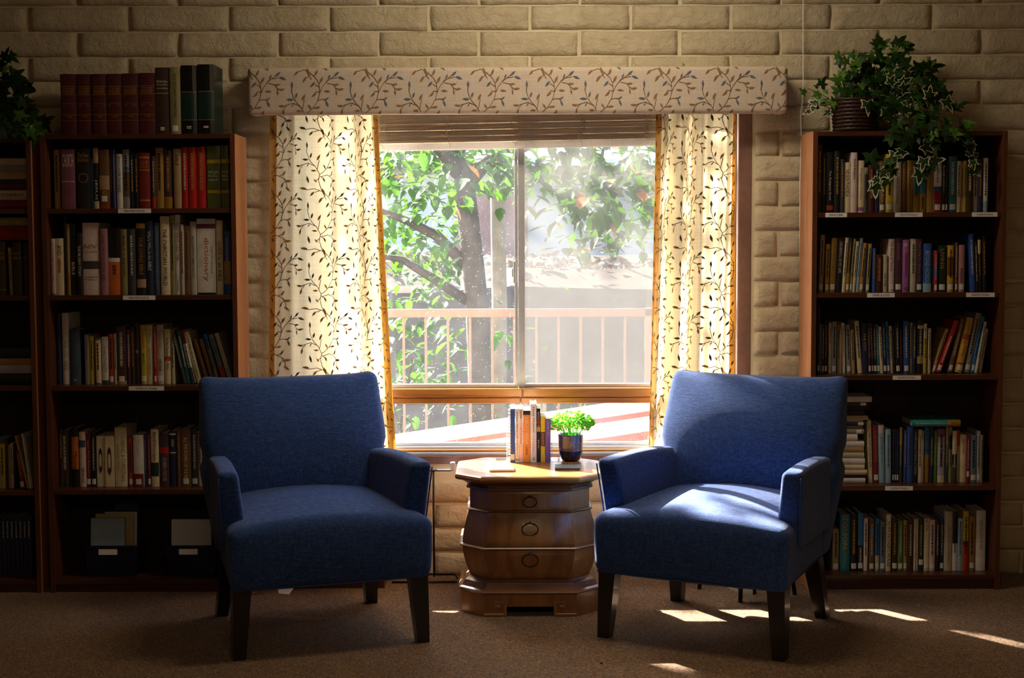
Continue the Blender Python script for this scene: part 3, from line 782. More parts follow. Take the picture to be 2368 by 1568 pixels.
# ------------------------------------------------------------------ bookcases
YF = -0.284                                                # front plane of the cases
def bookcase(name, label, x0, x1, ztop, shelf_z, zbot):
    root = thing(name, label, 'bookcase', ((x0 + x1) / 2, YF, 0))
    w = (x1 - x0) / 2; D = .254; t = .018
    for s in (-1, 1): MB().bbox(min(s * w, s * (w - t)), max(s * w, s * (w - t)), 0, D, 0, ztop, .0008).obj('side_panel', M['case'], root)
    for s in (-1, 1): MB().bbox(min(s * w, s * (w + .0015)), max(s * w, s * (w + .0015)), 0, D, 0, ztop, .0004).obj('lit_side_skin', M['panel'], root)  # thin skin carrying the painted window light on the outer sides
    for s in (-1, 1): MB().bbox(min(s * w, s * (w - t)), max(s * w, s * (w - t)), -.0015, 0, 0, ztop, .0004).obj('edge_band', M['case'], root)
    MB().bbox(-w + t, w - t, 0, D - .006, ztop - t, ztop, .0012).obj('top_panel', M['casex'], root)
    for z in shelf_z: MB().bbox(-w + t, w - t, .004, D - .006, z - .019, z, .0012).obj('shelf', M['casex'], root)
    MB().bbox(-w + t, w - t, .002, D - .006, zbot - .019, zbot, .0012).obj('bottom_shelf', M['casex'], root)
    MB().bbox(-w + t, w - t, .012, .03, 0, zbot - .019, .0012).obj('kick_board', M['casex'], root)
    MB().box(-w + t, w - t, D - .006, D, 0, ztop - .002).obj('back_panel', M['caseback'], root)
    return root
LX0, LX1 = -1.828, -1.074
RX0, RX1 = 1.172, 1.925
FX0, FX1 = -2.62, -1.866
zL = [P(320, 482, YF).z, P(320, 683, YF).z, P(320, 893, YF).z, P(320, 1133, YF).z]; zLb = P(320, 1341, YF).z; zLt = P(320, 310, YF).z
zR = [P(2100, 491, YF).z, P(2100, 677, YF).z, P(2100, 868, YF).z, P(2100, 1124, YF).z]; zRb = P(2100, 1330, YF).z; zRt = P(2100, 303, YF).z
zF = [P(40, 483, YF).z, P(40, 684, YF).z, P(40, 893, YF).z, P(40, 1136, YF).z]; zFb = zLb
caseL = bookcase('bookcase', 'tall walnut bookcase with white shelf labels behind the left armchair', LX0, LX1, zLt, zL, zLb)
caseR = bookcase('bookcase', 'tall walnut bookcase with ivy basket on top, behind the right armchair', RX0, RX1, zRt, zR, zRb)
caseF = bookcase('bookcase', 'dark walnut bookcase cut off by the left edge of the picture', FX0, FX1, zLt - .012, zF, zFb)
def shelf_label(case, px0, px1, z, txt):
    a, b = P(px0, 500, YF).x, P(px1, 500, YF).x
    o = MB().box(-(b - a) / 2, (b - a) / 2, -.0012, 0, -.0085, .0085).obj('shelf_label', M['white'], case, ((a + b) / 2 - case.location.x, .0035, z - .0095))
    v, f = text_fit(txt, (b - a) * .62, .0075)
    ob('lettering', mesh_from([(x, -.0016, y) for x, y in v], f, [M['ink']]), o)
for a in ((268, 344, zLt, 'BIBLE RESOURCES'), (273, 349, zL[0], 'BIBLE RESOURCES'), (280, 355, zL[1], 'BIBLE RESOURCES'), (289, 371, zL[2], 'WOMEN OF THE BIBLE')): shelf_label(caseL, a[0], a[1], a[2], a[3])
for a in ((1909, 1959, zR[0], 'PRAYER'), (2070, 2134, zR[0], 'DEVOTIONALS'), (2248, 2307, zR[0], 'CAREGIVING'), (2008, 2072, zR[1], 'GRIEF & LOSS'), (2238, 2304, zR[1], 'INSPIRATIONAL'),
          (2070, 2136, zR[2], 'INSPIRATIONAL'), (2056, 2121, zR[3], 'INSPIRATIONAL')): shelf_label(caseR, a[0], a[1], a[2], a[3])

# ------------------------------------------------------------------ books
PAL = {  # code: (words, colour, gloss)
 'mar': ('maroon', '#4a1418'), 'dbr': ('dark brown', '#3a2a1e'), 'oli': ('olive', '#8d8658'), 'dgn': ('dark green', '#16302a'), 'och': ('ochre', '#a47b35'),
 'mau': ('mauve', '#7d4a5e'), 'blk': ('black', '#141214'), 'blu': ('bright blue', '#2d6fa5'), 'tan': ('tan', '#a88a62'), 'vio': ('blue-violet', '#3b4680'),
 'whi': ('white', '#d8d2c8'), 'gry': ('grey', '#8b8780'), 'nav': ('navy', '#1d2743'), 'red': ('dark red', '#7a1a1a'), 'pur': ('purple-brown', '#4a3138'),
 'mus': ('mustard', '#9a7428'), 'brd': ('bright red', '#b3211f'), 'gfl': ('green floral', '#5d6a34'), 'cre': ('cream', '#d9c9a4'), 'pkw': ('pinkish white', '#d3bfb4'),
 'pnk': ('dusty pink', '#a5747a'), 'ora': ('orange', '#c8682a'), 'slt': ('slate blue', '#3f4d63'), 'yel': ('yellow', '#bfa82e'), 'orr': ('orange-red', '#b34422'),
 'mag': ('magenta', '#7a2a52'), 'tea': ('teal', '#1f6f7c'), 'bro': ('brown', '#6d4a2b'), 'lbl': ('pale blue', '#8fb0c4'), 'bgr': ('blue-grey', '#65788a'),
 'gre': ('green', '#4f7a24'), 'vpk': ('violet-pink', '#9a5f9e'), 'dpu': ('dark purple', '#3a2233'), 'dgy': ('dark grey', '#3a3a3c'), 'mbl': ('mid blue', '#2f55a0'),
 'crm': ('crimson', '#8a1d33'), 'yor': ('yellow-orange', '#c39a3c'), 'trq': ('turquoise', '#2f9091'), 'lav': ('lavender grey', '#a6a2b2'), 'orb': ('orange', '#f4a040'), 'ylb': ('yellow', '#e6d22a'), 'whb': ('white', '#f6f2ec'), 'ppb': ('purple', '#7c60b4'), 'pch': ('peach', '#f6d2b8'), 'bl2': ('blue', '#3f72b8'), 'gcr': ('grey-cream', '#b9b09a')}
_bm = {}
def cover_mat(code, gloss=False):
    k = (code, gloss)
    if k not in _bm: _bm[k] = plain('cover_' + PAL[code][0].replace(' ', '_').replace('-', '_') + ('_gloss' if gloss else ''), PAL[code][1], .22 if gloss else .5, .5, 0, .14, scale=22)
    return _bm[k]
M['sticker'] = plain('spine_sticker', '#d9d7d2', .6, .3, 0, .04)
def spine_y(x, w, bul): q = min(1, abs(x) / (w / 2)); return -bul * (1 - q * q)
def patch(w, bul, x0, x1, z0, z1, lift=.0005):
    n = 4; vs_ = []
    for i in range(n + 1):
        x = lerp(x0, x1, i / n); y = spine_y(x, w, bul) - lift; vs_ += [(x, y, z0), (x, y, z1)]
    return vs_, [(2 * i, 2 * i + 2, 2 * i + 3, 2 * i + 1) for i in range(n)]
def book(name, label, group, loc, w, h, d, code, lean=0, opts='', texts=(), flat=False, yaw=0):
    """opts: g glossy jacket, p paperback, s sticker low, S sticker mid, b[z0,z1,code] bands; texts: (z0,z1,code,string[,across])"""
    root = thing(name, label, 'book', loc, None, group)
    gloss = 'g' in opts; pb = 'p' in opts
    bul = min(.004, w * .14) if not pb else .0006
    t = .0006 if pb else .0022
    n = 6
    prof = []
    for i in range(n + 1):
        x = lerp(-w / 2, w / 2, i / n); prof.append((x, spine_y(x, w, bul)))
    outer = [(-w / 2, d)] + prof + [(w / 2, d)]
    inner = [(-w / 2 + t, d)] + [(max(-w / 2 + t, min(w / 2 - t, x)), y + t) for x, y in prof] + [(w / 2 - t, d)]
    m = len(outer); vs_ = []
    for z in (0, h): vs_ += [(x, y, z) for x, y in outer] + [(x, y, z) for x, y in inner]
    fs = []
    for i in range(m - 1):
        fs.append((i, i + 1, 2 * m + i + 1, 2 * m + i)); fs.append((m + i, 3 * m + i, 3 * m + i + 1, m + i + 1))
        fs.append((i, m + i, m + i + 1, i + 1)); fs.append((2 * m + i, 2 * m + i + 1, 3 * m + i + 1, 3 * m + i))
    fs += [(0, 2 * m, 3 * m, m), (m - 1, 2 * m - 1, 4 * m - 1, 3 * m - 1)]
    ob('cover', mesh_from(vs_, fs, [cover_mat(code, gloss)]), root)
    g = 0 if pb else .003
    MB().box(-w / 2 + t + .0002, w / 2 - t - .0002, .003, d - g - .001, g, h - g - .0004).obj('pages', M['pages'], root)
    for (z0, z1, c) in [x for x in texts if len(x) == 3]:
        ob('spine_band', mesh_from(*patch(w, bul, -w / 2 * .985, w / 2 * .985, z0 * h, z1 * h), [M['gold'] if c == 'gold' else cover_mat(c, gloss)]), root)
    for tx in [x for x in texts if len(x) >= 4]:
        z0, z1, c, s = tx[:4]; mt = M[c] if c in M and c in ('gold', 'ink', 'white') else cover_mat(c)
        if s == '#':                       # illegible print: a row of small marks
            vs2, fs2 = [], []; z = z1 * h; rr = random.Random(sum(map(ord, label)) * 31 + len(label))
            while z > z0 * h:
                l = rr.uniform(.003, .008)
                a, b = patch(w, bul, -w * .16, w * .14, max(z - l, z0 * h), z, .0009); fs2 += [tuple(i + len(vs2) for i in q) for q in b]; vs2 += a
                z -= l + rr.uniform(.0012, .004)
            ob('title', mesh_from(vs2, fs2, [mt]), root)
        elif len(tx) > 4 and tx[4] == 'a':  # lettering across the spine
            v, f = text_fit(s, w * .78, (z1 - z0) * h)
            ob('title', mesh_from([(x, spine_y(x, w, bul) - .0009, (z0 + z1) / 2 * h + y) for x, y in v], f, [mt]), root)
        else:                              # lettering down the spine
            kk = tx[4] if len(tx) > 4 else .55
            ox = tx[5] if len(tx) > 5 else 0
            v, f = text_fit(s, (z1 - z0) * h, w * kk)
            ob('title', mesh_from([(y + ox * w, spine_y(y + ox * w, w, bul) - .0009, (z0 + z1) / 2 * h - x) for x, y in v], f, [mt]), root)
    for ch, zz in (('s', .045), ('S', .12)):
        if ch in opts:
            ww = min(w * .8, .022); o = ob('sticker', mesh_from(*patch(w, bul, -ww / 2, ww / 2, zz * h, zz * h + .022, .0011), [M['sticker']]), root)
    if flat:
        root.rotation_euler = (0, math.radians(90), yaw)
    else:
        root.rotation_euler = (0, lean, yaw)
    return root
ORD = ['zeroth', 'first', 'second', 'third', 'fourth', 'fifth', 'sixth', 'seventh', 'eighth', 'ninth', 'tenth', 'eleventh', 'twelfth', 'thirteenth', 'fourteenth', 'fifteenth', 'sixteenth', 'seventeenth', 'eighteenth', 'nineteenth', 'twentieth']
TENS = {2: 'twenty', 3: 'thirty'}
def ordn(n):
    if n <= 20: return ORD[n]
    return 'thirtieth' if n == 30 else TENS[n // 10] + '-' + ORD[n % 10]
def shelf_books(rows, crop, zb, ybase, place, group, x_lim=None, setback=.08, yshift=None):
    sc_, ox, oy = crop
    prev = None
    for i, row in enumerate(rows):
        xb0, xb1, yt, code = row[:4]; opts = row[4] if len(row) > 4 else ''; texts = row[5] if len(row) > 5 else (); xt0 = row[6] if len(row) > 6 else None
        y = YF + setback + R.uniform(-.006, .006)
        pyb = oy + ybase * sc_; pyt = oy + yt * sc_
        a = P(ox + xb0 * sc_, pyb, y).x; b = P(ox + xb1 * sc_, pyb, y).x
        hgt = P(ox + xb0 * sc_, pyt, y).z - P(ox + xb0 * sc_, pyb, y).z
        w = max(.006, (b - a) * .965)
        lean = 0
        if xt0 is not None:
            dxp = P(ox + xt0 * sc_, pyt, y).x - P(ox + xb0 * sc_, pyt, y).x
            lean = math.atan2(dxp, hgt); hgt = hgt / math.cos(lean); w *= math.cos(lean)
        zz = zb + w / 2 * abs(math.sin(lean)) + .0006
        cse = min(((LX0, LX1), (RX0, RX1), (FX0, FX1)), key=lambda c: abs((c[0] + c[1]) / 2 - (a + b) / 2))
        if zb < 1.7:
            lo = a + min(0, math.sin(lean) * hgt); hi = b + max(0, math.sin(lean) * hgt)
            sh = max(0, cse[0] + .0205 - lo) - max(0, hi - (cse[1] - .0205))
            if lean == 0 and w - abs(sh) > .006:
                w -= abs(sh); a += max(0, sh); b += min(0, sh)
            else: a += sh; b += sh
        d = min(.17 if zb < 1.7 else .2, max(.11, hgt * R.uniform(.62, .72)), -.0385 - y)
        look = PAL[code][0]
        bands = [t for t in texts if len(t) == 3 and t[2] != 'gold']
        if bands: look += ' and ' + PAL[bands[0][2]][0]
        kindw = 'paperback' if 'p' in opts else 'book'
        if 's' in opts or 'S' in opts: kindw = 'stickered ' + kindw
        label = '%s %s, %s from left on %s' % (look, kindw, ordn(i + 1), place)
        dt = texts
        if not any(len(t) >= 4 for t in texts) and w > .009:
            lum = sum(srgb(PAL[code][1])[:3]) / 3
            dt = tuple(texts) + ((.3, .9, 'ink' if lum > .16 else ('gcr' if R.random() < .6 else 'gold'), '#'),)
        book('book', label, group, ((a + b) / 2, y, zz), w, hgt, d, code, lean, opts, dt)
Z1 = (.25506, 0, 100); Z2 = (.2679, 0, 480); Z3 = (.33162, 0, 880); Z4 = (.29336, 1820, 60); Z5 = (.25512, 1820, 500); Z6 = (.33172, 1820, 880)
gd = 'gold'
vol = lambda v, n: ((.79, .796, gd), (.655, .66, gd), (.325, .33, gd), (.23, .234, gd), (.748, .772, gd, 'THE', 'a'), (.705, .738, gd, 'ANCHOR BIBLE', 'a'), (.67, .697, gd, 'DICTIONARY', 'a'),
                    (.508, .522, gd, v, 'a'), (.472, .49, gd, n, 'a'), (.275, .315, gd, 'T', .3))
rows = [(555, 702, 275, 'mar', '', vol('VOLUME 1', 'A - C')), (704, 838, 276, 'mar', '', vol('VOLUME 2', 'D - G')), (840, 973, 276, 'mar', '', vol('VOLUME 3', 'H - J')), (975, 1113, 275, 'mar', '', vol('VOLUME 4', 'K - N')),
 (1115, 1264, 272, 'mar', '', vol('VOLUME 5', 'O - Sh')), (1266, 1412, 268, 'mar', '', vol('VOLUME 6', 'Si - Z')),
 (1414, 1544, 218, 'dbr', '', ((.775, .81, 'cre', 'Bible', 'a'), (.725, .76, 'cre', 'Encyclo-', 'a'), (.67, .705, 'cre', 'pedia', 'a'), (.612, .617, 'cre'), (.06, .11, 'cre', '#'))),
 (1546, 1642, 215, 'oli', 's', ((.25, .9, 'dbr', 'NEW TESTAMENT COMMENTARY', .3),)),
 (1646, 1792, 200, 'dgn', 'g', ((.62, 1, 'blk'), (0, .2, 'blk'), (.612, .618, gd), (.205, .21, gd), (.08, .12, 'gcr', '#'))),
 (1796, 1950, 192, 'dgn', 'g', ((.62, 1, 'blk'), (0, .2, 'blk'), (.612, .618, gd), (.205, .21, gd), (.08, .12, 'gcr', '#')))]
shelf_books(rows, Z1, zLt, 825, 'top of left labelled bookcase', 'books on top of the left labelled bookcase', setback=.035)
rows = [(497, 550, 950, 'och', ''), (560, 690, 945, 'mau', 'g', ((.7, .92, 'pkw', 'CHURCH', 'a'), (.45, .46, 'pkw'))), (698, 828, 940, 'blk', '', ((.85, .93, 'mus', 'The New', 'a'), (.78, .84, 'mus', 'Bible', 'a'), (.42, .6, 'bro', 'O', 'a'))),
 (830, 850, 1030, 'blu', 'p'), (852, 902, 935, 'blk', 'g', ((.75, 1, 'tan'), (.14, .48, 'whi', 'JESUS', .5), (0, .12, 'gcr'))), (905, 1000, 950, 'bro', 'gS', ((.32, .56, 'tan'), (0, .04, 'brd'), (.18, .3, 'yel', 'NAVE', .5))),
 (1003, 1025, 960, 'blk', ''), (1027, 1052, 950, 'vio', ''), (1062, 1115, 990, 'whi', 'g', ((.3, .95, 'vio', 'ENCOUNTER THE BIBLE', .5),)), (1120, 1183, 950, 'gry', 'g', ((.65, .7, 'blu'), (.2, .62, 'bro'))),
 (1187, 1222, 992, 'nav', ''), (1224, 1262, 990, 'blk', ''), (1265, 1365, 980, 'red', '', ((.9, .93, gd), (.81, .85, gd, 'THE', 'a'), (.78, .805, gd, 'BOOK OF', 'a'), (.73, .765, gd, 'CONCORD', 'a'), (.68, .7, gd), (.13, .16, gd))),
 (1380, 1414, 1010, 'pur', '', ((0, .22, 'brd'),)), (1417, 1490, 935, 'mus', ''), (1492, 1570, 960, 'pur', 'g', ((0, .2, 'mus'),)), (1578, 1650, 945, 'tan', '', ((.72, .9, 'dbr', 'BIBLE', .4),)),
 (1653, 1710, 930, 'brd', 'g'), (1712, 1788, 930, 'brd', 'g'), (1790, 1872, 928, 'brd', 'g'),
 (1880, 2006, 920, 'gfl', 'g', ((.55, .6, 'whi', 'WYCLIFFE', 'a'), (.49, .54, 'whi', 'Bible Ency-', 'a'), (.43, .48, 'whi', 'clopedia', 'a'), (.24, .29, 'yel'), (.72, .78, 'yel'))),
 (2008, 2085, 915, 'gfl', 'g', ((.55, .6, 'whi', 'WYCLIFFE', 'a'), (.49, .54, 'whi', 'Bible', 'a'), (.43, .48, 'whi', 'clope', 'a'), (.24, .29, 'yel'), (.72, .78, 'yel')))]
shelf_books(rows, Z1, zL[0], 1485, 'first shelf of left labelled bookcase', 'books on the first shelf of the left labelled bookcase', setback=.05)
rows = [(418, 482, 258, 'pkw', 'g', ((.25, .93, 'slt', 'AFTER JESUS', .42), (0, .03, 'bgr'))), (485, 562, 256, 'cre', 'g', ((.7, .88, 'ink', 'AND', .5), (.4, .65, 'orr', '#'))), (566, 582, 62, 'blk', ''), (584, 614, 130, 'dbr', '', ((0, 1, 'mus'),)),
 (616, 662, 130, 'blk', 'g', ((.28, .46, 'whi', 'BIBLE', .6),)), (666, 720, 210, 'blk', '', ((.3, .8, 'whi', 'THE PILGRIM STORY', .45),)),
 (722, 866, 122, 'pkw', '', ((.64, .7, 'mus', 'NIV', 'a'), (.585, .62, 'gry', 'Exhaustive', 'a'), (.36, .47, 'dgy'), (.24, .26, 'ink', 'Goodrick', 'a'), (.2, .22, 'ink', 'Kohlenberger', 'a'))),
 (872, 938, 172, 'pnk', 'g', ((.2, .9, 'mau', 'GREAT PEOPLE OF THE AGES', .4),)), (942, 1048, 165, 'ora', 'g', ((.55, 1, 'blk'), (.49, .55, 'whi'), (.3, .44, 'dbr', '#'))), (1050, 1110, 178, 'oli', 'g', ((.3, .9, 'dbr', 'BIBLE LANDS', .35),)),
 (1112, 1178, 175, 'dgy', ''), (1184, 1266, 128, 'blk', '', ((.28, .8, gd, 'OUR LIVING BIBLE', .42), (.1, .22, 'tan'), (.93, 1, 'mus'))), (1268, 1330, 105, 'nav', '', ((.33, .86, 'whi', "Who's Who in the BIBLE", .5),)),
 (1334, 1389, 125, 'slt', '', ((.08, .95, 'bgr', '#'),)), (1392, 1474, 68, 'cre', 'g', ((.12, .84, 'dbr', 'THE CHRISTIAN WORLD', .42),)), (1476, 1516, 60, 'oli', 'g'), (1518, 1563, 55, 'whi', 'g', ((.42, .9, 'crm', 'GREAT EVENTS of Bible TIMES', .45), (.04, .18, 'ink', 'DOUBLEDAY', .3))),
 (1565, 1593, 140, 'gcr', ''), (1595, 1646, 150, 'bro', '', ((.2, .9, 'nav', 'LIFE THROUGH THE AGES', .4),)), (1648, 1703, 115, 'gcr', 'g', ((.24, .8, 'dgy', 'FASCINATING BIBLE FACTS', .38),)),
 (1705, 1870, 90, 'whi', 'g', ((.18, .75, 'ora', 'dictionary', .34), (.28, .64, 'gry', 'AMERICAN HERITAGE', .1, .3), (0, .025, 'blk'), (.87, .93, 'mag'))), (1873, 1931, 105, 'cre', 'g', ((.18, .72, 'ink', 'GUIDE to the BIBLE', .5),)),
 (1936, 1998, 200, 'mbl', '', ((.17, .53, 'tan'),))]
shelf_books(rows, Z2, zL[1], 745, 'second shelf of left labelled bookcase', 'books on the second shelf of the left labelled bookcase', setback=.04)
rows = [(480, 536, 910, 'nav', '', ((.05, .9, 'slt', 'Great People of the Bible and How They Lived', .45),)), (546, 606, 905, 'whi', '', ((.2, .62, 'gry', 'THE LOST BIBLE', .5),)), (612, 700, 1045, 'slt', '', ((.06, .1, 'whi', 'A', .3),)), (736, 776, 1090, 'gry', '', ((.5, .9, 'dgy', 'JAMES WOLFE', .4),)), (780, 816, 1103, 'yel', ''),
 (830, 874, 1125, 'cre', '', ((0, .03, 'tea'), (.97, 1, 'tea'))), (885, 942, 1110, 'whi', '', ((.25, .8, 'gry', 'CHRISTIANITY', .5), (0, .08, 'dgy'))), (945, 988, 1085, 'orr', 's'), (990, 1011, 1080, 'gcr', 'p'), (1013, 1098, 1020, 'pur', 'gs', ((0, .06, 'tan'),)), (1100, 1134, 1045, 'pur', '', ((.4, .7, 'mag'),)), (1136, 1166, 1020, 'dbr', ''),
 (1168, 1216, 992, 'dpu', '', ((.5, .56, 'whi', '+', 'a'),)), (1220, 1270, 1008, 'yel', 's', ((.6, .92, 'orr', 'ESTRANGED', .4), (.35, .52, 'slt', 'BRIDGES', .4))), (1272, 1326, 1010, 'cre', '', ((.7, .95, 'gry', 'The Blessing', .45), (.15, .6, 'dgy', 'Gary Smalley & John Trent', .35))), (1331, 1355, 1025, 'brd', 's'),
 (1358, 1420, 1008, 'gcr', 's', ((.6, .9, 'gry', 'LIVING POSITIVELY', .4), (.22, .42, 'dgy', 'ROBERT SCHULLER', .4))), (1425, 1480, 1045, 'cre', '', ((.5, .85, 'ink', 'The Public Church and', .5), (.26, .38, 'slt', 'Marty', .5), (.42, .5, 'orr'))), (1483, 1511, 1062, 'gcr', ''),
 (1584, 1612, 1070, 'dgy', '', (), 1488), (1616, 1650, 1065, 'tea', '', ((.3, .9, 'whi', '#'), ), 1530), (1654, 1690, 1060, 'whi', '', ((.75, 1, 'red'), (0, .3, 'dgy')), 1562), (1704, 1745, 1075, 'cre', '', ((.1, .9, 'dbr', 'TO BELIEVE IS CHRIST', .4),), 1597),
 (1778, 1815, 1140, 'bro', 'g', ((.1, .5, 'mus', 'MIRACLE', .4),), 1668), (1826, 1862, 1135, 'bro', 'g', ((.1, .5, 'mus', 'MIRACLE', .4),), 1720), (1870, 1900, 1095, 'gry', '', ((.7, 1, 'mbl'),), 1760), (1924, 1968, 1100, 'bgr', 'g', ((.62, .92, 'nav', 'JOHN', .7), (0, .35, 'orr')), 1804), (1978, 2016, 1085, 'gcr', '', ((.1, .3, 'ink', 'JESUS', .4),), 1856)]
shelf_books(rows, Z2, zL[2], 1518, 'third shelf of left labelled bookcase', 'books on the third shelf of the left labelled bookcase')
rows = [(398, 425, 330, 'dbr', '', ((.5, .9, gd, '#'),)), (430, 488, 335, 'dbr', ''), (490, 503, 340, 'blk', ''), (505, 555, 320, 'blk', '', ((.3, .85, 'ora'), (.2, .6, 'ink', 'Mystery', .6))), (558, 602, 348, 'pkw', '', ((.08, .35, 'dgy', 'JESUS', .5), (.72, .85, 'slt'))), (605, 638, 370, 'red', 's', ((.2, .9, 'pkw', 'Jesus Two Religions', .3),)), (640, 675, 350, 'blk', 's'),
 (678, 733, 378, 'cre', 'p', ((.26, .78, 'dgn', '0', .5),)), (735, 800, 378, 'cre', 'p', ((.22, .8, 'mar', '0', .5),)), (806, 890, 318, 'cre', '', ((.1, .92, 'oli', 'ON BEING A CHRISTIAN', .34, .2), (.3, .72, 'oli', 'HANS KÜNG', .3, -.2))), (900, 930, 390, 'orr', 's'), (934, 1005, 370, 'whi', 's', ((0, .25, 'red'), (.62, .92, 'pkw', 'The Faith of the Christian Church', .4))), (1007, 1030, 372, 'vio', ''), (1032, 1055, 365, 'mag', 's'), (1057, 1112, 330, 'cre', '', ((.18, .42, 'dgn'), (.45, .95, 'ink', 'BIBLE HISTORY for Catholics', .4))),
 (1118, 1182, 360, 'pur', '', ((.62, .74, 'brd'), (.1, .55, 'gcr', 'QUEEN NOOR', .5))), (1186, 1236, 345, 'nav', '', ((.93, .96, 'whi'), (.6, .62, 'whi'), (.72, .85, 'gcr', '#'))), (1238, 1262, 340, 'bro', ''), (1264, 1336, 328, 'bro', 's', ((.08, .85, 'cre', 'ALL THE WOMEN OF THE BIBLE', .36),)), (1338, 1384, 330, 'dgy', 's'), (1386, 1410, 340, 'pkw', '')]
shelf_books(rows, Z3, zL[3], 730, 'fourth shelf of left labelled bookcase', 'books on the fourth shelf of the left labelled bookcase')
# right bookcase
rows = [(236, 274, 930, 'dbr', ''), (277, 305, 995, 'blk', ''), (307, 362, 990, 'blk', '', ((.2, .7, 'whi', 'The Religions Book', .4), (.04, .12, 'orr'))), (368, 418, 980, 'blk', '', ((.3, .9, 'mus', '#'),)), (420, 447, 1045, 'dgy', ''), (449, 495, 1070, 'cre', '', ((.32, .86, 'ink', 'NELSON MANDELA', .6),)),
 (500, 550, 992, 'pkw', '', ((.55, .9, 'dbr', 'World Religions', .5),)), (552, 605, 1055, 'cre', '', ((.25, .85, 'oli', 'Religions in America', .4), (.03, .1, 'vpk'))), (607, 636, 1110, 'oli', '', ((0, .85, 'dgy'),)), (640, 685, 1090, 'mar', ''), (688, 722, 1090, 'nav', ''), (725, 769, 1060, 'bro', 's', ((.2, .6, 'cre', 'IN CHURCH', .5),)), (775, 834, 1005, 'yel', 's'), (838, 897, 1000, 'gcr', '', ((.15, .6, 'dgy', 'VATICAN COUNCIL', .4),)),
 (899, 940, 1060, 'bro', '', ((.45, .95, gd, 'Catharism', .5),)), (943, 990, 1055, 'mus', '', ((.38, .8, 'dbr', 'Hinduism', .5),)), (993, 1040, 1060, 'mus', '', ((.36, 1, 'tea'),)), (1043, 1093, 1062, 'mus', '', ((.36, 1, 'tea'), (.06, .3, 'dbr', '#'))), (1096, 1148, 1060, 'och', '', ((.4, .8, 'dbr', 'Judaism', .5),)),
 (1152, 1215, 1075, 'whi', 'gs', ((0, .42, 'crm'), (.42, .52, 'vio'), (.6, .95, 'dgy', 'Believers', .4))), (1218, 1244, 1080, 'blk', 's', ((.4, .95, 'whi', 'BLACK CHURCH', .5),)), (1246, 1264, 1095, 'blk', 's'), (1268, 1334, 1025, 'tea', 'gs'), (1336, 1364, 1062, 'cre', ''), (1366, 1385, 1075, 'tan', 'p'), (1387, 1410, 1060, 'yel', ''), (1412, 1462, 1060, 'dbr', '', ((.4, .9, 'cre', '#'),)), (1464, 1500, 1050, 'gcr', ''), (1502, 1538, 1045, 'nav', ''), (1541, 1580, 1040, 'lbl', '', ((.2, 1, 'whi'),))]
shelf_books(rows, Z4, zR[0], 1465, 'first shelf of right bookcase', 'books on the first shelf of the right bookcase', setback=.045)
rows = [(286, 325, 140, 'tan', 'gs', (), 300), (342, 378, 225, 'och', 's', ((.4, 1, 'mus'),), 352), (383, 435, 168, 'mus', 's', ((.4, .9, 'bro', 'ANTIDOTES', .4),), 402), (440, 492, 175, 'blk', '', ((.36, .95, 'gcr', 'ORDERING OF MY LIFE', .5),), 462), (495, 524, 165, 'cre', '', (), 526), (528, 558, 165, 'dbr', 's', ((0, .35, 'mus'),), 560), (563, 585, 175, 'oli', 's', (), 600), (588, 615, 200, 'cre', '', (), 622), (621, 648, 170, 'lbl', '', (), 658), (653, 684, 215, 'och', 's', (), 690), (688, 706, 260, 'nav', '', (), 708), (710, 742, 222, 'oli', 's', (), 735),
 (775, 801, 260, 'mbl', ''), (806, 864, 320, 'mar', ''), (868, 908, 320, 'gcr', '', ((.15, .5, 'dgy', 'GODS WORD', .5),)), (915, 970, 178, 'pkw', 's', ((.4, .95, 'mau', 'The Roses & Thorns', .5),)), (975, 1036, 170, 'pur', 'gs', ((.6, .9, 'mau', '#'),)), (1045, 1102, 185, 'vpk', 'g', ((.86, .95, 'cre', '*', 'a'), (.3, .75, 'mag', '#'), (.04, .09, 'mag', 'o', 'a'))), (1112, 1166, 178, 'gcr', '', ((.35, .9, 'dgy', '#'),)), (1170, 1222, 178, 'dpu', 's', ((.2, .95, 'pnk', 'The Way for Every Day', .4),)), (1228, 1306, 220, 'mbl', 'g', ((0, .18, 'lbl'), (.2, .85, 'lbl', 'BEYOND WORDS', .5))),
 (1313, 1330, 285, 'dgn', ''), (1332, 1361, 285, 'brd', 's', ((.35, .65, 'mbl'),)), (1366, 1436, 238, 'dgn', 'gs', ((.5, .92, 'mus', 'LIVING', .45),)), (1449, 1506, 238, 'yor', 'gs', ((.35, .75, 'bro'),)), (1521, 1543, 212, 'bro', 's'), (1553, 1606, 235, 'pnk', 's', ((.2, .5, 'ink', 'believe', .5),)), (1662, 1708, 138, 'mbl', 'g', (), 1636), (1712, 1736, 200, 'blk', '', ((.2, .9, 'whi', '#'),), 1690), (1740, 1766, 165, 'blk', '', ((.7, .95, 'cre'),), 1718), (1772, 1812, 160, 'blk', '', (), 1756)]
shelf_books(rows, Z5, zR[1], 660, 'second shelf of right bookcase', 'books on the second shelf of the right bookcase', setback=.055)
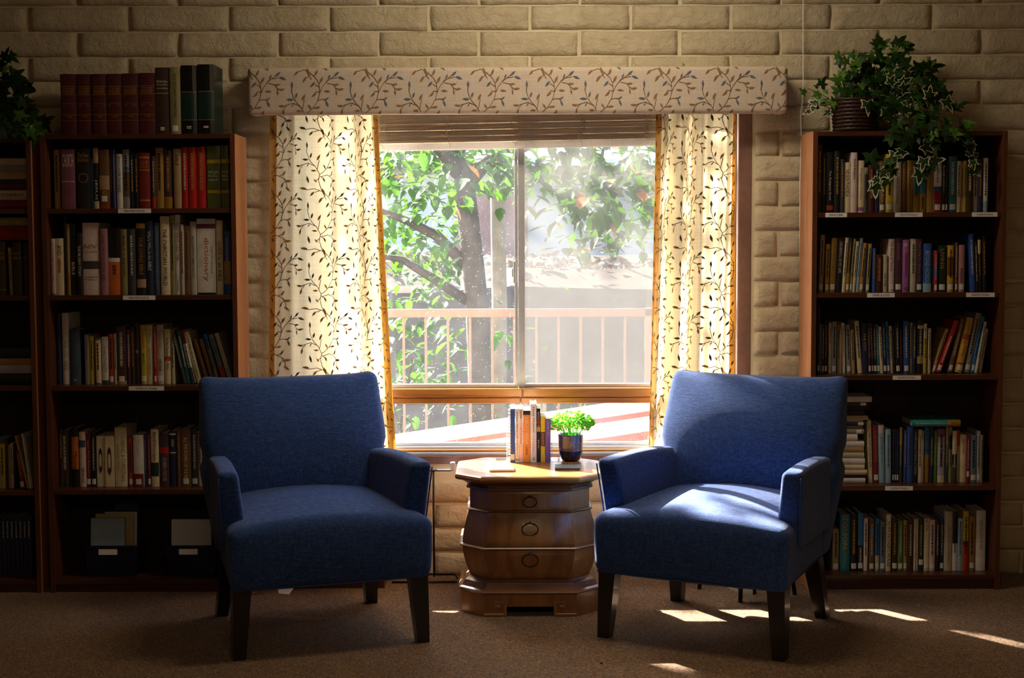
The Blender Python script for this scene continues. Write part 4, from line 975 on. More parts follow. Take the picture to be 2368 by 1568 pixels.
rows = [(276, 294, 790, 'dpu', 's'), (296, 311, 960, 'gry', ''), (313, 336, 960, 'dbr', 's'), (338, 364, 930, 'blk', 's'), (375, 401, 950, 'cre', '', ((.6, .9, 'orr', '#'),)), (403, 446, 938, 'gry', 's'), (452, 474, 968, 'oli', ''), (476, 495, 980, 'tan', ''), (500, 530, 952, 'whi', 's', ((.35, .95, 'ink', 'Tilling UNTIMELY', .45),), 486), (542, 580, 968, 'gry', 's', (), 526), (588, 618, 1008, 'tan', '', (), 568), (642, 682, 935, 'cre', '', ((.38, .58, 'gcr'),), 604),
 (684, 735, 955, 'nav', '', ((.45, .8, 'yel', 'THE CITY', .4),), 668), (738, 762, 955, 'nav', 's', (), 722), (764, 787, 955, 'mar', 's', (), 742), (789, 816, 960, 'blk', 's', (), 770), (819, 843, 968, 'tea', 's', (), 796), (848, 872, 985, 'cre', '', (), 824), (875, 905, 950, 'nav', 's', ((.3, .9, 'gcr', 'BEAUTY IN THE HEART', .4),), 852), (908, 933, 938, 'blu', 's', (), 884), (936, 960, 982, 'cre', '', (), 918), (966, 985, 985, 'blk', '', (), 950), (987, 1026, 950, 'blk', 's', (), 970), (1028, 1046, 1020, 'mar', '', (), 1018), (1058, 1106, 935, 'mbl', 'gs', (), 1046), (1110, 1133, 950, 'gry', ''), (1135, 1166, 945, 'nav', ''),
 (1176, 1232, 925, 'blk', '', ((.18, .32, 'tan'), (.84, .9, 'whi'))), (1235, 1262, 958, 'yel', '', ((.7, 1, 'whi'),)), (1276, 1301, 1000, 'gcr', ''), (1308, 1338, 1010, 'tan', 's', (), 1432), (1345, 1392, 940, 'brd', 'gs', ((.2, .7, 'cre', '#'),), 1508), (1452, 1494, 925, 'bro', 's', (), 1565), (1522, 1586, 910, 'yor', 'gs', ((.3, .9, 'bro', 'Something More', .5), (.12, .18, 'orr'), (.6, .7, 'orr')), 1622), (1600, 1654, 870, 'gry', 's', (), 1704), (1662, 1694, 898, 'blu', 's', (), 1756), (1700, 1724, 945, 'whi', 's', (), 1780), (1732, 1762, 1010, 'gcr', '', (), 1790)]
shelf_books(rows, Z5, zR[2], 1408, 'third shelf of right bookcase', 'books on the third shelf of the right bookcase')
rows = [(567, 597, 272, 'cre', 's', ((.25, .92, 'nav', 'DISCOVER YOUR GOD-GIVEN GIFTS', .5),), 550), (602, 640, 305, 'red', 's', ((.35, .9, 'mus', 'AS FOR ME AND MY HOUSE', .4),), 590), (643, 682, 303, 'lbl', '', ((.86, .99, 'pkw'), (.35, .8, 'slt', 'GOD HAD AT YOU', .4)), 630), (686, 725, 333, 'lbl', '', ((.3, .9, 'slt', '#'),), 680), (731, 745, 335, 'nav', 's'), (747, 760, 335, 'nav', 's'), (762, 776, 335, 'nav', 's'), (781, 800, 320, 'dgy', '', ((.68, 1, 'mus'),)), (811, 831, 340, 'vio', ''), (833, 876, 318, 'mbl', '', ((.3, .9, 'nav', '#'),)), (879, 907, 330, 'blk', '', ((.15, .95, 'tan', 'WHEN LIGHTNING STRIKES', .6),)), (910, 937, 338, 'whi', 's'), (939, 951, 345, 'tan', ''), (955, 986, 320, 'blu', '', ((0, .5, 'mus'), (.55, .95, 'nav', 'A WAY TO BE', .5))), (990, 1020, 318, 'nav', '', ((.3, .8, 'tan', '#'),)), (1023, 1042, 345, 'gre', ''), (1045, 1096, 333, 'lav', '', ((0, .13, 'cre'), (.85, 1, 'mau'))),
 (1101, 1122, 315, 'dgy', '', ((.68, 1, 'oli'),)), (1125, 1146, 320, 'oli', '', ((.6, .85, 'blk'),)), (1148, 1180, 345, 'dgy', '', ((.55, 1, 'cre'), (.35, .55, 'blk'), (.29, .35, 'gre'))), (1182, 1198, 345, 'gcr', '', ((.7, 1, 'brd'),)), (1200, 1246, 375, 'cre', '', ((.6, .9, 'dgy', 'John Calvin', .4),)), (1248, 1271, 375, 'crm', 'S'), (1273, 1319, 380, 'bgr', 's'), (1322, 1344, 350, 'lav', 's'), (1346, 1363, 375, 'oli', '')]
shelf_books(rows, Z6, zR[3], 706, 'fourth shelf of right bookcase', 'upright books on the fourth shelf of the right bookcase')
rows = [(316, 360, 1010, 'tan', 's'), (366, 436, 905, 'tea', 'g', ((.4, .95, gd, 'TOLSON', .5),)), (441, 486, 905, 'blk', 's'), (490, 530, 900, 'blk', 's', ((.45, 1, 'blu'), (.12, .4, 'gcr', '#'))), (532, 561, 938, 'whi', ''), (570, 606, 940, 'bro', 's', ((.72, .82, 'mbl'),)), (612, 641, 940, 'blu', 's', ((0, .3, 'gcr'),)), (645, 682, 962, 'bgr', 's'), (688, 722, 908, 'cre', '', ((.08, .88, 'nav', "IN MY FATHER'S HOUSE", .7),)), (728, 768, 935, 'dbr', 's'), (771, 806, 952, 'gre', 's'), (808, 835, 952, 'tan', 's'), (838, 878, 945, 'dbr', ''), (881, 895, 943, 'cre', 's'), (897, 911, 943, 'pkw', ''), (913, 949, 945, 'dgn', 'S'), (952, 988, 938, 'cre', 's', ((.75, .98, 'dbr', 'BE STILL', .5),)), (990, 1029, 948, 'pkw', 's'), (1032, 1060, 945, 'blk', ''), (1062, 1090, 945, 'nav', 's'),
 (1092, 1147, 890, 'gcr', '', ((.15, .75, 'dgy', 'JESUS THROUGH THE CENTURIES', .3),)), (1149, 1185, 890, 'whi', '', ((.46, 1, 'blk'),)), (1187, 1221, 940, 'lbl', '', ((.3, .95, 'slt', '#'),)), (1223, 1261, 888, 'yel', '', ((0, .48, 'brd'), (.42, .5, 'dbr'))), (1264, 1306, 928, 'och', 's'), (1313, 1381, 885, 'whi', '', ((.35, .85, 'dgy', 'THE EVOLUTION OF GOD', .3),))]
shelf_books(rows, Z6, zRb, 1303, 'bottom shelf of right bookcase', 'books on the bottom shelf of the right bookcase', setback=.075)

# books lying flat: spine faces the room, length runs along x
def flat_book(label, group, xl, xr, zb, th, y, d, code, opts='', texts=()):
    root = book('book', label, group, (0, 0, 0), th, xr - xl, d, code, 0, opts, texts)
    root.rotation_euler = (0, math.radians(-90), 0)        # local z -> -x, local x -> +z
    root.location = (xr, y, zb + th / 2 + .0004)
    return root
stack = [(95, 180, 578, 'whi', 's'), (182, 243, 525, 'dbr', 's'), (246, 300, 548, 'blk', ''), (302, 395, 470, 'blk', ''), (397, 430, 520, 'tan', 'p'), (432, 465, 535, 'tan', 'p'), (467, 492, 445, 'gry', 'p'), (495, 556, 490, 'nav', 's'), (558, 606, 445, 'bro', 'p'), (609, 688, 462, 'gry', 's'),
         (690, 800, 360, 'whi', ''), (803, 893, 466, 'whi', ''), (897, 980, 462, 'tan', ''), (983, 1072, 470, 'gcr', ''), (1075, 1175, 482, 'whi', ''), (1178, 1258, 478, 'cre', ''), (1262, 1337, 518, 'cre', ''), (1340, 1388, 510, 'blk', ''), (1390, 1472, 492, 'whi', '')]
zc = zR[3]; s6 = 100 / 682.; nst = len(stack)
names_from_top = {}
for i, (y0, y1, xr, code, op) in reversed(list(enumerate(stack))):
    yb = YF + .07
    h_ = (P(1990, 900 + y0 * s6, yb).z - P(1990, 900 + y1 * s6, yb).z) * .995
    xr_ = P(1930 + xr * s6, 1000, yb).x; L_ = .205 + .02 * ((i * 7) % 5) / 5
    look = PAL[code][0]
    flat_book('%s book lying flat, %s from top of the stack beside right armchair' % (look, ordn(i + 1)), 'books stacked flat on the right bookcase', max(RX0 + .02, xr_ - L_), xr_, zc, h_, yb, .15, code, op)
    zc += h_ + .0006
ztop4 = zR[3] + (P(2100, 880 + 312 * .3317, YF + .08).z - P(2100, 880 + 706 * .3317, YF + .08).z) + .004
xa, xb_ = P(2108, 970, YF + .06).x, P(2220, 970, YF + .06).x
flat_book('turquoise book with yellow end lying flat across upright books, right bookcase', 'books lying on other books', xa, xb_, zR[3] + .2286, .0255, YF + .055, .17, 'trq', 'g', ((0, .28, 'mus'), (.2, .93, 'whi', 'HOLY TROUBLEMAKERS & UNCONVENTIONAL SAINTS', .3)))
# far-left bookcase
c1 = 130 / 510.
def far_stack(items, ybase_px, zbase, crop_y, place, tops=None):
    z = zbase; n = len(items)
    for i, (y0, y1, xr, code, op, tx) in reversed(list(enumerate(items))):
        yb = YF + .05; h_ = (P(40, crop_y + y0 * c1, yb).z - P(40, crop_y + y1 * c1, yb).z) * .99
        xr_ = min(FX1 - .022, P(xr * c1, 500, yb).x)
        flat_book('%s book lying flat, %s from top on %s of far-left bookcase' % (PAL[code][0], ordn(i + 1), place), 'books lying flat in the far-left bookcase', xr_ - .24, xr_, z, h_, yb, .16, code, op, tx)
        z += h_ + .0006
far_stack([(1018, 1078, 250, 'gcr', '', ()), (1080, 1143, 250, 'gry', '', ()), (1146, 1210, 250, 'tan', '', ()), (1213, 1251, 252, 'dgn', '', ()), (1253, 1314, 252, 'mar', '', ()), (1317, 1403, 248, 'gcr', '', ((.05, .65, 'ink', 'NEW TESTAMENT', .3),)), (1405, 1488, 254, 'red', 'g', ())], 0, zF[0], 100, 'first shelf')
far_stack([(1188, 1288, 274, 'blk', '', ()), (1290, 1350, 275, 'och', 'g', ()), (1352, 1426, 275, 'lav', '', ()), (1428, 1532, 280, 'blk', '', ())], 0, zF[2], 500, 'third shelf')
CF = (c1, 0, 500)
shelf_books([(-95, -50, 218, 'dbr', ''), (-46, 60, 218, 'dbr', '', ((.76, .81, gd, 'HOLY', 'a'), (.68, .73, gd, 'BIBLE', 'a'), (.1, .11, gd))), (92, 118, 272, 'tan', 'p', (), 80), (122, 205, 222, 'dbr', '', ((.76, .81, gd, 'HOLY', 'a'), (.68, .73, gd, 'BIBLE', 'a'))), (212, 264, 225, 'blk', '', ((.7, .73, gd, 'HOLY', 'a'),))], CF, zF[1], 702, 'second shelf of far-left bookcase', 'bibles on the second shelf of the far-left bookcase', setback=.05)
zt_f = zF[1] + (P(40, 500 + 214 * c1, YF + .05).z - P(40, 500 + 702 * c1, YF + .05).z) + .005
flat_book('glossy dark red book lying on the upright bibles, far-left bookcase', 'books lying on other books', FX1 - .022 - .24, FX1 - .022, zt_f, .0555, YF + .05, .16, 'red', 'g', ())
flat_book('olive book lying topmost above the bibles, far-left bookcase', 'books lying on other books', FX1 - .03 - .24, FX1 - .03, zt_f + .057, .031, YF + .05, .16, 'oli', '', ((.1, .6, 'yel', 'BIBLE', .4),))
CF4 = (130 / 408., 0, 900)
shelf_books([(-30, 3, 330, 'lbl', ''), (5, 42, 365, 'yel', ''), (46, 62, 335, 'dbr', ''), (64, 80, 375, 'tan', ''), (82, 101, 362, 'gcr', 'p'), (103, 118, 370, 'blk', ''), (148, 180, 410, 'red', 's', (), 120), (196, 212, 308, 'tan', '', (), 114), (214, 227, 292, 'whi', '', (), 164), (229, 238, 320, 'gcr', '', (), 180)], CF4, zF[3], 690, 'fourth shelf of far-left bookcase', 'books on the fourth shelf of the far-left bookcase', setback=.06)
for i, (a, b) in enumerate(((-46, -17), (-15, 14), (16, 46), (48, 76), (78, 108), (110, 140), (142, 170), (172, 200), (202, 232))):
    x0_, x1_ = P(a * 130 / 408., 1300, YF + .08).x, P(b * 130 / 408., 1300, YF + .08).x
    h_ = P(30, 1200, YF + .08).z - zFb
    book('binder', 'thin navy volume, %s from right in the matching row on far-left bookcase bottom shelf' % ordn(9 - i), 'matching navy volumes', ((x0_ + x1_) / 2, YF + .08, zFb + .0006), (x1_ - x0_) * .95, h_, .15, 'nav', 0, '', ((.66, .95, 'lav', '#'),))

# ------------------------------------------------------------------ bins on the bottom shelf
M['bin'] = plain('navy_plastic', '#0e1330', .4, .4)
M['photo'] = plain('pale_blue_card', '#93a9bd', .5, .3, 0, .2, scale=6); M['manila'] = plain('manila_folder', '#b3a071', .7, .2); M['navyfold'] = plain('navy_plastic_sleeve', '#20264f', .15, .5)
def bin_(label, px0, px1, blue):
    y0 = YF + .045; a, b = P(px0, 1265, y0).x, P(px1, 1265, y0).x
    w = (b - a) / 2; h_ = P(300, 1262, y0).z - zLb
    root = thing('storage_bin', label, 'bin', ((a + b) / 2, y0, zLb), None, 'bins on the bottom shelf')
    D = .165; t = .003
    def ring(s, z, o): return [(-w * s + o, (1 - s) * .06 + o, z), (w * s - o, (1 - s) * .06 + o, z), (w * s - o, D - (1 - s) * .06 - o, z), (-w * s + o, D - (1 - s) * .06 - o, z)]
    MB().loft([ring(.86, .001, 0), ring(.97, h_ * .93, 0), ring(1.0, h_ * .93, 0), ring(1.0, h_, 0), ring(1.0, h_, t), ring(.87, .005, t)]).obj('tub', M['bin'], root)
    MB().box(-.037, .037, -.0015, 0, -.011, .011).obj('name_tag', M['white'], root, (-.01, .0012, h_ * .80), (math.radians(-3), 0, 0))
    g = 'sheets standing in the storage bins'
    X, Y = root.location.x, root.location.y
    def sheet(nm, lab, x0, x1, yy, ztop, mt, th=.012, tilt=6):
        o = MB().bbox((x0), (x1), 0, th, 0, ztop, .0015).obj(nm, mt, None, (X, Y + yy, zLb + .01), (math.radians(-tilt), 0, 0))
        tag(o, lab, 'paper'); return o
    which = 'left-hand' if blue else 'right-hand'
    z_ = h_ + .095
    if blue:
        sheet('booklet', 'pale blue booklet standing at the front of the left-hand navy bin', -w * .8, w * .45, .018, z_, M['photo'], .022)
        sheet('folder', 'tan folder standing behind the blue booklet in the navy bin', -w * .7, w * .72, .046, z_ + .012, M['manila'], .012)
        sheet('sleeve', 'clear grey sleeve in the middle of the left-hand navy bin', -w * .4, w * .8, .064, z_ + .016, M['alu'], .010)
        sheet('folder', 'tall shiny navy folder standing at the back of the left-hand bin', -w * .1, w * .8, .085, z_ + .05, M['navyfold'], .010, 8)
    else:
        sheet('booklet', 'grey booklet with pale pages in the bin beside the left armchair', -w * .8, w * .72, .018, z_ - .006, M['alu'], .030)
        sheet('folder', 'black folder standing at the back of the bin beside the armchair', -w * .5, w * .8, .075, z_ + .02, M['black'], .010, 8)
bin_('small navy plastic bin with paper tag, left one on the bottom shelf', 192, 318, True)
bin_('navy plastic bin half hidden by the left armchair', 380, 502, False)
# ------------------------------------------------------------------ armchairs (local: front -y, origin on floor)
def armchair(label, loc, yaw, group):
    root = thing('armchair', label, 'armchair', loc, (0, 0, yaw), group)
    def part(name, vf, mat='linen', par=root):
        vs_, fs = vf; o = ob(name, mesh_from(vs_, fs, [M[mat]], None, True), par); return o
    # seat: deep upholstered box with crowned top
    def d_seat(p):
        u = p.x / .355; v = (p.y + .335) / .63           # v: 0 front .. 1 back (p.y -.315...+.315 before shift)
        v = (p.y + .315) / .63
        w = lerp(1.0, .845, max(0, min(1, v)))
        q = Vector((p.x * w, p.y - .03, p.z + .337))
        if p.z > 0:
            k = p.z / .108
            q.z += k * (.046 * (1 - u * u) * math.sin(math.pi * min(1, .18 + .62 * v)) + .010 * v - .006 * (1 - v) * (u * u))
        # front face: slight belly, corners pulled in low
        if p.y < -.25:
            q.y -= .012 * (1 - u * u) * (1 - (p.z / .108) ** 2)
        if p.z < 0: q.x *= 1 - .02 * (-p.z / .108)
        return q
    seat = part('seat', rbox(.355, .315, .108, .036, (16, 14, 5), 4, d_seat))
    # back: tall raked pad, wider at the top, crowned face
    def d_back(p):
        t = (p.z + .325) / .65                            # 0 bottom .. 1 top
        u = p.x / .345
        wid = lerp(.86, 1.025, min(1, t / .5)) if t < .5 else lerp(1.025, .96, ((t - .5) / .5) ** 1.5)
        pinch = .05 * math.exp(-((t - .56) / .05) ** 2)
        q = Vector((p.x * (wid - pinch * abs(u) ** 3), p.y, p.z + .553))
        thick = lerp(1.2, .8, t)
        q.y *= thick
        tt = max(0, (t - .66) / .34)
        if p.y < 0:                                        # puffed front, rolled over at top and sides
            q.y -= .062 * (1 - abs(u) ** 3.2) * math.sin(math.pi * max(0, min(1, (t - .22) / .86))) ** .8
            q.y += .030 * tt * tt
        q.y += .285 + .105 * t * t + .01 * t
        e = max(0, (t - .8) / .2)
        q.x += (1 if u > 0 else -1) * .006 * abs(u) ** 8 * e
        q.z += (.014 * abs(u) ** 10 - .005 * (1 - u * u)) * e
        return q
    back = part('backrest', rbox(.345, .065, .325, .034, (18, 3, 20), 5, d_back))
    # arms: flared, sloping, set back from the seat front
    for s in (-1, 1):
        def d_arm(p, s=s):
            t = (p.z + .135) / .27; v = (p.y + .235) / .47      # v 0 front .. 1 back
            cb = lerp(.308, .288, v); ct = lerp(.338, .300, v)
            x = s * lerp(cb, ct, t) + p.x * lerp(1.2, .92, t)
            y = p.y - .005 + .05 * (1 - t) * 0 - .022 * (1 - v) * t + .03 * (1 - v) * (1 - t)
            z = p.z + .482 + t * (.014 * math.sin(math.pi * (v * .8 + .1)) - .012 * v)
            return Vector((x, y, z))
        part('arm', rbox(.038, .235, .135, .021, (3, 12, 8), 4, d_arm))
        # welt along the arm front
        pts = [d_arm(Vector((s * .036, -.236, zz))) for zz in [lerp(-.11, .118, i / 10) for i in range(11)]]
        MB().tube(pts, .0028, 6).obj('welt', M['welt'], root, smooth=True)
    # welt round the seat bottom
    pts = []
    for (x, y) in ((-.345, -.335), (-.2, -.349), (0, -.352), (.2, -.349), (.345, -.335)): pts.append((x * .972, y + .010, .2375))
    pts = [(-.288, .27, .2375)] + pts + [(.288, .27, .2375)]
    MB().tube(pts, .0035, 6).obj('welt', M['welt'], root, smooth=True)
    # tapered legs
    for (xt, yt, xb, yb) in ((-.305, -.285, -.318, -.300), (.305, -.285, .318, -.300), (-.262, .245, -.285, .305), (.262, .245, .285, .305)):
        a, b = .031, .021
        rings = [[(xb - b, yb - b, 0), (xb + b, yb - b, 0), (xb + b, yb + b, 0), (xb - b, yb + b, 0)],
                 [(lerp(xb, xt, .5) - a * .86, lerp(yb, yt, .5) - a * .86, .12), (lerp(xb, xt, .5) + a * .86, lerp(yb, yt, .5) - a * .86, .12), (lerp(xb, xt, .5) + a * .86, lerp(yb, yt, .5) + a * .86, .12), (lerp(xb, xt, .5) - a * .86, lerp(yb, yt, .5) + a * .86, .12)],
                 [(xt - a, yt - a, .236), (xt + a, yt - a, .236), (xt + a, yt + a, .236), (xt - a, yt + a, .236)]]
        o = MB().loft(rings).obj('leg', M['leg'], root)
    return root
def chair_pose(fl, fr, rl, rr):
    f_ = (G(*fl) + G(*fr)) / 2; r_ = (G(*rl) + G(*rr)) / 2
    c = (f_ + r_) / 2; d = (f_ - r_).normalized()
    c = f_ - d * .300
    return Vector((c.x, c.y, 0)), math.atan2(d.x, -d.y)
cL, aL = chair_pose((543, 1517), (988, 1490), (510, 1418), (864, 1400))
cR, aR = chair_pose((1397, 1474), (1806, 1523), (1563, 1390), (1903, 1428))
armchair('shaded blue linen armchair with dark tapered legs, in front of left bookcase', cL, aL, 'blue armchairs')
armchair('sunlit blue linen armchair with dark tapered legs, in front of right bookcase', cR, aR, 'blue armchairs')

# ------------------------------------------------------------------ octagonal chest side table
tx, ty = .064, -.452
tab = thing('side_table', 'octagonal walnut chest side table with three drawers between the armchairs', 'table', (tx, ty, 0))
def octa(hx, hy, c, z): return [(-hx + c, -hy, z), (hx - c, -hy, z), (hx, -hy + c, z), (hx, hy - c, z), (hx - c, hy, z), (-hx + c, hy, z), (-hx, hy - c, z), (-hx, -hy + c, z)]
CX = .090
yf = ty - .235
def zt2(py): return P(1220, py, yf).z
zTop = zt2(1108) + .010
def oc(gr, z): return octa(.262 + gr, .232 + gr, CX + gr * .35, z)
zz = dict(lip=zTop, lipb=zTop - .022, cor=zt2(1138), d1b=zt2(1188), d2b=zt2(1270), d3b=zt2(1346), base=zt2(1374))
MB().loft([oc(.006, zTop - .024), oc(.014, zTop - .020), oc(.017, zTop - .012), oc(.014, zTop - .004), oc(.008, zTop)]).obj('top', M['burlx'], tab)
il = MB()
def ringline(g0, g1, z):
    a, b = oc(g0, z), oc(g1, z)
    for k in range(8): il.add([a[k], a[(k + 1) % 8], b[(k + 1) % 8], b[k]], [(0, 1, 2, 3)])
ringline(-.052, -.054, zTop + .0003); ringline(-.058, -.0595, zTop + .0003)
for s in (-1, 1):
    for q in (0.0, .010): il.box(s * (.165 - q) - .0012, s * (.165 - q) + .0012, -.15, .15, zTop + .0001, zTop + .0005)
il.obj('inlay_line', M['inlay'], tab)
zc_ = zz['cor']
MB().loft([oc(-.030, zc_ - .002), oc(-.026, zc_ + .001), oc(-.026, zc_ + .007), oc(-.034, zc_ + .009), oc(-.032, zc_ + .015), oc(-.020, zTop - .034), oc(-.008, zTop - .028), oc(.002, zTop - .024)], cap=True).obj('cornice', M['mould'], tab)
# bombe carcase: profile by height
def prof(z):
    z1, z2, z3 = zz['d1b'], zz['d2b'], zz['d3b']
    if z >= z1: return -.034
    if z >= z2: t = (z1 - z) / (z1 - z2); return lerp(-.032, -.006, math.sin(t * math.pi / 2))
    t = (z2 - z) / (z2 - z3); return lerp(-.006, -.036, 1 - math.cos(t * math.pi / 2) if t > 0 else 0)
def body_rings(za, zb, n, g=0): return [oc(prof(lerp(za, zb, i / n)) + g, lerp(za, zb, i / n)) for i in range(n + 1)]
MB().loft(body_rings(zz['d3b'] - .004, zz['cor'] + .004, 26, -.004)).obj('carcase', M['burl'], tab)
for nm, zb, za, hz in (('d1', zz['d1b'], zz['cor'], 1163), ('d2', zz['d2b'], zz['d1b'], 1224), ('d3', zz['d3b'], zz['d2b'], 1295)):
    # drawer front: bowed panel on the front facet
    n = 10; vs_ = []; za_, zb_ = za - .006, zb + .006
    for i in range(n + 1):
        z = lerp(zb_, za_, i / n); g = prof(z); hx = .262 + g - (CX + g * .35) - .004
        e = .004 if i in (0, n) else 0
        for x in (-hx, -hx + .004, hx - .004, hx): vs_.append((x, -(.232 + g) - (.0045 if abs(x) < hx - .002 and not e else .001), z))
    fs = [(i * 4 + k, i * 4 + k + 1, (i + 1) * 4 + k + 1, (i + 1) * 4 + k) for i in range(n) for k in range(3)]
    dr = ob('drawer', mesh_from(vs_, fs, [M['burl']], None, True), tab)
    # side facets panels
    zc0 = P(1220, hz, yf).z; yy = -(.232 + prof(zc0)) - .006
    ring = MB(); a_, b_ = .0255, .0200
    if nm != 'd1': a_, b_ = .0300, .0240
    ring.tube([(a_ * math.cos(t * math.pi / 10), -.005 - .003 * math.sin(t * math.pi / 10), b_ * math.sin(t * math.pi / 10)) for t in range(20)], .0021, 6, closed=True)
    pull = ring.obj('ring_pull', M['black'], dr, (0, yy, zc0 - .002), smooth=True)
    kn = MB().lathe([(.002, 0), (.0045, .001), (.0042, .006), (.002, .009)], 10); kn.obj('knob', M['black'], dr, (0, yy + .002, zc0 + b_ - .001), (math.radians(90), 0, 0), smooth=True)
for z, g in ((zz['d1b'], .004), (zz['d2b'], .005)):
    q = prof(z) + g
    MB().loft([oc(q - .008, z - .006), oc(q - .001, z - .004), oc(q + .003, z), oc(q - .001, z + .004), oc(q - .008, z + .006)]).obj('moulding', M['mould'], tab)
zb3, zbs = zz['d3b'], zz['base']
MB().loft([oc(-.006, zbs - .002), oc(.004, zbs), oc(.006, zbs + .004), oc(.002, zbs + .009), oc(-.008, zbs + .013), oc(-.020, zb3 - .012), oc(-.030, zb3 - .004), oc(-.036, zb3 + .002)]).obj('base_moulding', M['mould'], tab)
# plinth with cut-out and greek key brackets
hx = .262 - CX; pz = zbs - .002; cut = hx - .085; ch = pz * .44
pl = MB()
ringp = oc(-.004, 0)
for k in range(8):
    if k == 0: continue
    a, b = Vector(ringp[k]), Vector(ringp[(k + 1) % 8]); d = (b - a).normalized(); n = Vector((d.y, -d.x, 0)); 
    pl.add([a, b, b - n * .016, a - n * .016] + [p + Vector((0, 0, pz)) for p in (a, b, b - n * .016, a - n * .016)], [(3, 2, 1, 0), (4, 5, 6, 7), (0, 1, 5, 4), (1, 2, 6, 5), (2, 3, 7, 6), (3, 0, 4, 7)])
yfp = -.228
pl.box(-hx, hx, yfp, yfp + .016, ch, pz); pl.box(-hx, -cut, yfp, yfp + .016, 0, ch); pl.box(cut, hx, yfp, yfp + .016, 0, ch)
pl.obj('plinth', M['burl'], tab)
for s in (-1, 1):
    k = MB(); e = cut * s; w_ = .0095
    def bar(x0, x1, z0, z1): k.bbox(min(e + s * x0, e + s * x1), max(e + s * x0, e + s * x1), yfp - .005, yfp + .001, z0, z1, .001)
    bar(0, w_, .002, ch + w_ + .012); bar(w_, .045, ch + .012, ch + w_ + .012); bar(.036, .045, ch - .004, ch + .012); bar(.022, .036, ch - .004, ch + .005); bar(w_, .085, .002, .011)
    k.obj('key_fret', M['fret'], tab)

# things on the table -------------------------------------------------------
zTT = zTop + .0008
yk = G(1225, 1069, zTT).y
def tb(px0, px1, py_top, code, label, opts='', texts=(), d=.14, nm='book'):
    y = yk + R.uniform(-.002, .002)
    a, b = P(px0, 1070, y).x, P(px1, 1070, y).x
    h_ = P((px0 + px1) / 2, py_top, y).z - zTT
    return book(nm, label, 'books standing on the side table', ((a + b) / 2, y, zTT), (b - a) * .97, h_, d, code, 0, opts, texts)
k_ = 380 / 2368.
def X(c): return 1040 + c * k_
def Y(c): return 900 + c * k_
sp = tb(X(872), X(945), Y(283), 'bl2', 'blue spiral-bound book, leftmost on the side table', 'ps', ((.05, .95, 'mbl'),), .15, 'spiral_book')
cm = MB(); wv = (P(X(945), 1070, yk).x - P(X(872), 1070, yk).x) / 2
hsp = P(X(900), Y(283), yk).z - zTT
for i in range(17):
    z = .006 + (hsp - .012) * i / 16
    cm.bbox(-wv - .0075, -wv + .003, -.002, .012, z - .0028, z + .0022, .0014)
cm.obj('comb_binding', M['white'], sp)
tb(X(948), X(1002), Y(283), 'whb', 'thin white book with teal and red lettering on the side table', 'p', ((.75, .96, 'tea', 'HEALING', .5), (.56, .73, 'slt', 'THROUGH', .5), (.44, .54, 'crm', 'HUMOR', .5), (.1, .42, 'gry', 'CHARLES FRANCIS HUNTER', .4), (.03, .07, 'ink', 'N', 'a')))
tb(X(1004), X(1057), Y(285), 'pnk', 'thin peach-pink paperback beside the orange book on the side table', 'p', ((0, 1, 'pch'), (.82, .97, 'ink', 'Samuel Rider', .5), (.35, .66, 'crm', 'How To Talk Minnesotan', .5)))
tb(X(1060), X(1160), Y(308), 'orb', 'orange book with white lettering on the side table', 'p', ((.915, 1, 'dbr'), (.35, .88, 'whi', 'BIBLE TRIVIA', .46), (.15, .3, 'dbr', 'LANG', .36), (.05, .1, 'whi', '/', .2)))
tb(X(1162), X(1252), Y(212), 'whb', 'tallest book on the side table, white with serif title', '', ((.5, .95, 'slt', 'Holy Humor', .44), (.17, .47, 'tan', 'Cal & Rose Samra', .3), (.04, .08, 'ink', 'M', .4)))
tb(X(1255), X(1308), Y(280), 'blk', 'black book with red and yellow title blocks on the side table', 'p', ((.78, .94, 'whi', 'SILENCE IS', .5), (.72, .77, 'brd'), (.67, .71, 'whi', 'THE', .5), (.57, .66, 'yel'), (.25, .42, 'lav', '#')))
tb(X(1312), X(1375), Y(393), 'ylb', 'yellow paperback with brown title block on the side table', 'p', ((.35, .66, 'bro'), (.38, .62, 'cre', '[Crazy Book]', .4), (.04, .15, 'cre', '#')))
tb(X(1378), X(1455), Y(425), 'vpk', 'purple paperback, rightmost book on the side table', 'p', ((0, 1, 'ppb'), (.6, .93, 'lav', '#')))
# clear bookends
for s, px, lab in ((-1, 836, 'clear acrylic bookend left of the books on the side table'), (1, 1465, 'clear acrylic bookend between the purple book and the plant pot')):
    x = P(X(px), 1070, yk).x + s * .001
    be = thing('bookend', lab, 'bookend', (x, yk + .02, zTT))
    MB().bbox(min(0, s * .045), max(0, s * .045), 0, .085, 0, .0025, .0008).obj('foot', M['clear'], be)
    up = MB(); yy0 = .042
    up.tube([(s * .002, yy0 - .028, .002), (s * .002, yy0 - .028, .085), (s * .002, yy0 - .02, .102), (s * .002, yy0, .108), (s * .002, yy0 + .02, .102), (s * .002, yy0 + .028, .085), (s * .002, yy0 + .028, .002)], .0018, 6)
    up.bbox(min(s * .001, s * .003), max(s * .001, s * .003), yy0 - .026, yy0 + .026, .002, .085, .0004)
    up.obj('upright', M['clear'], be, smooth=False)
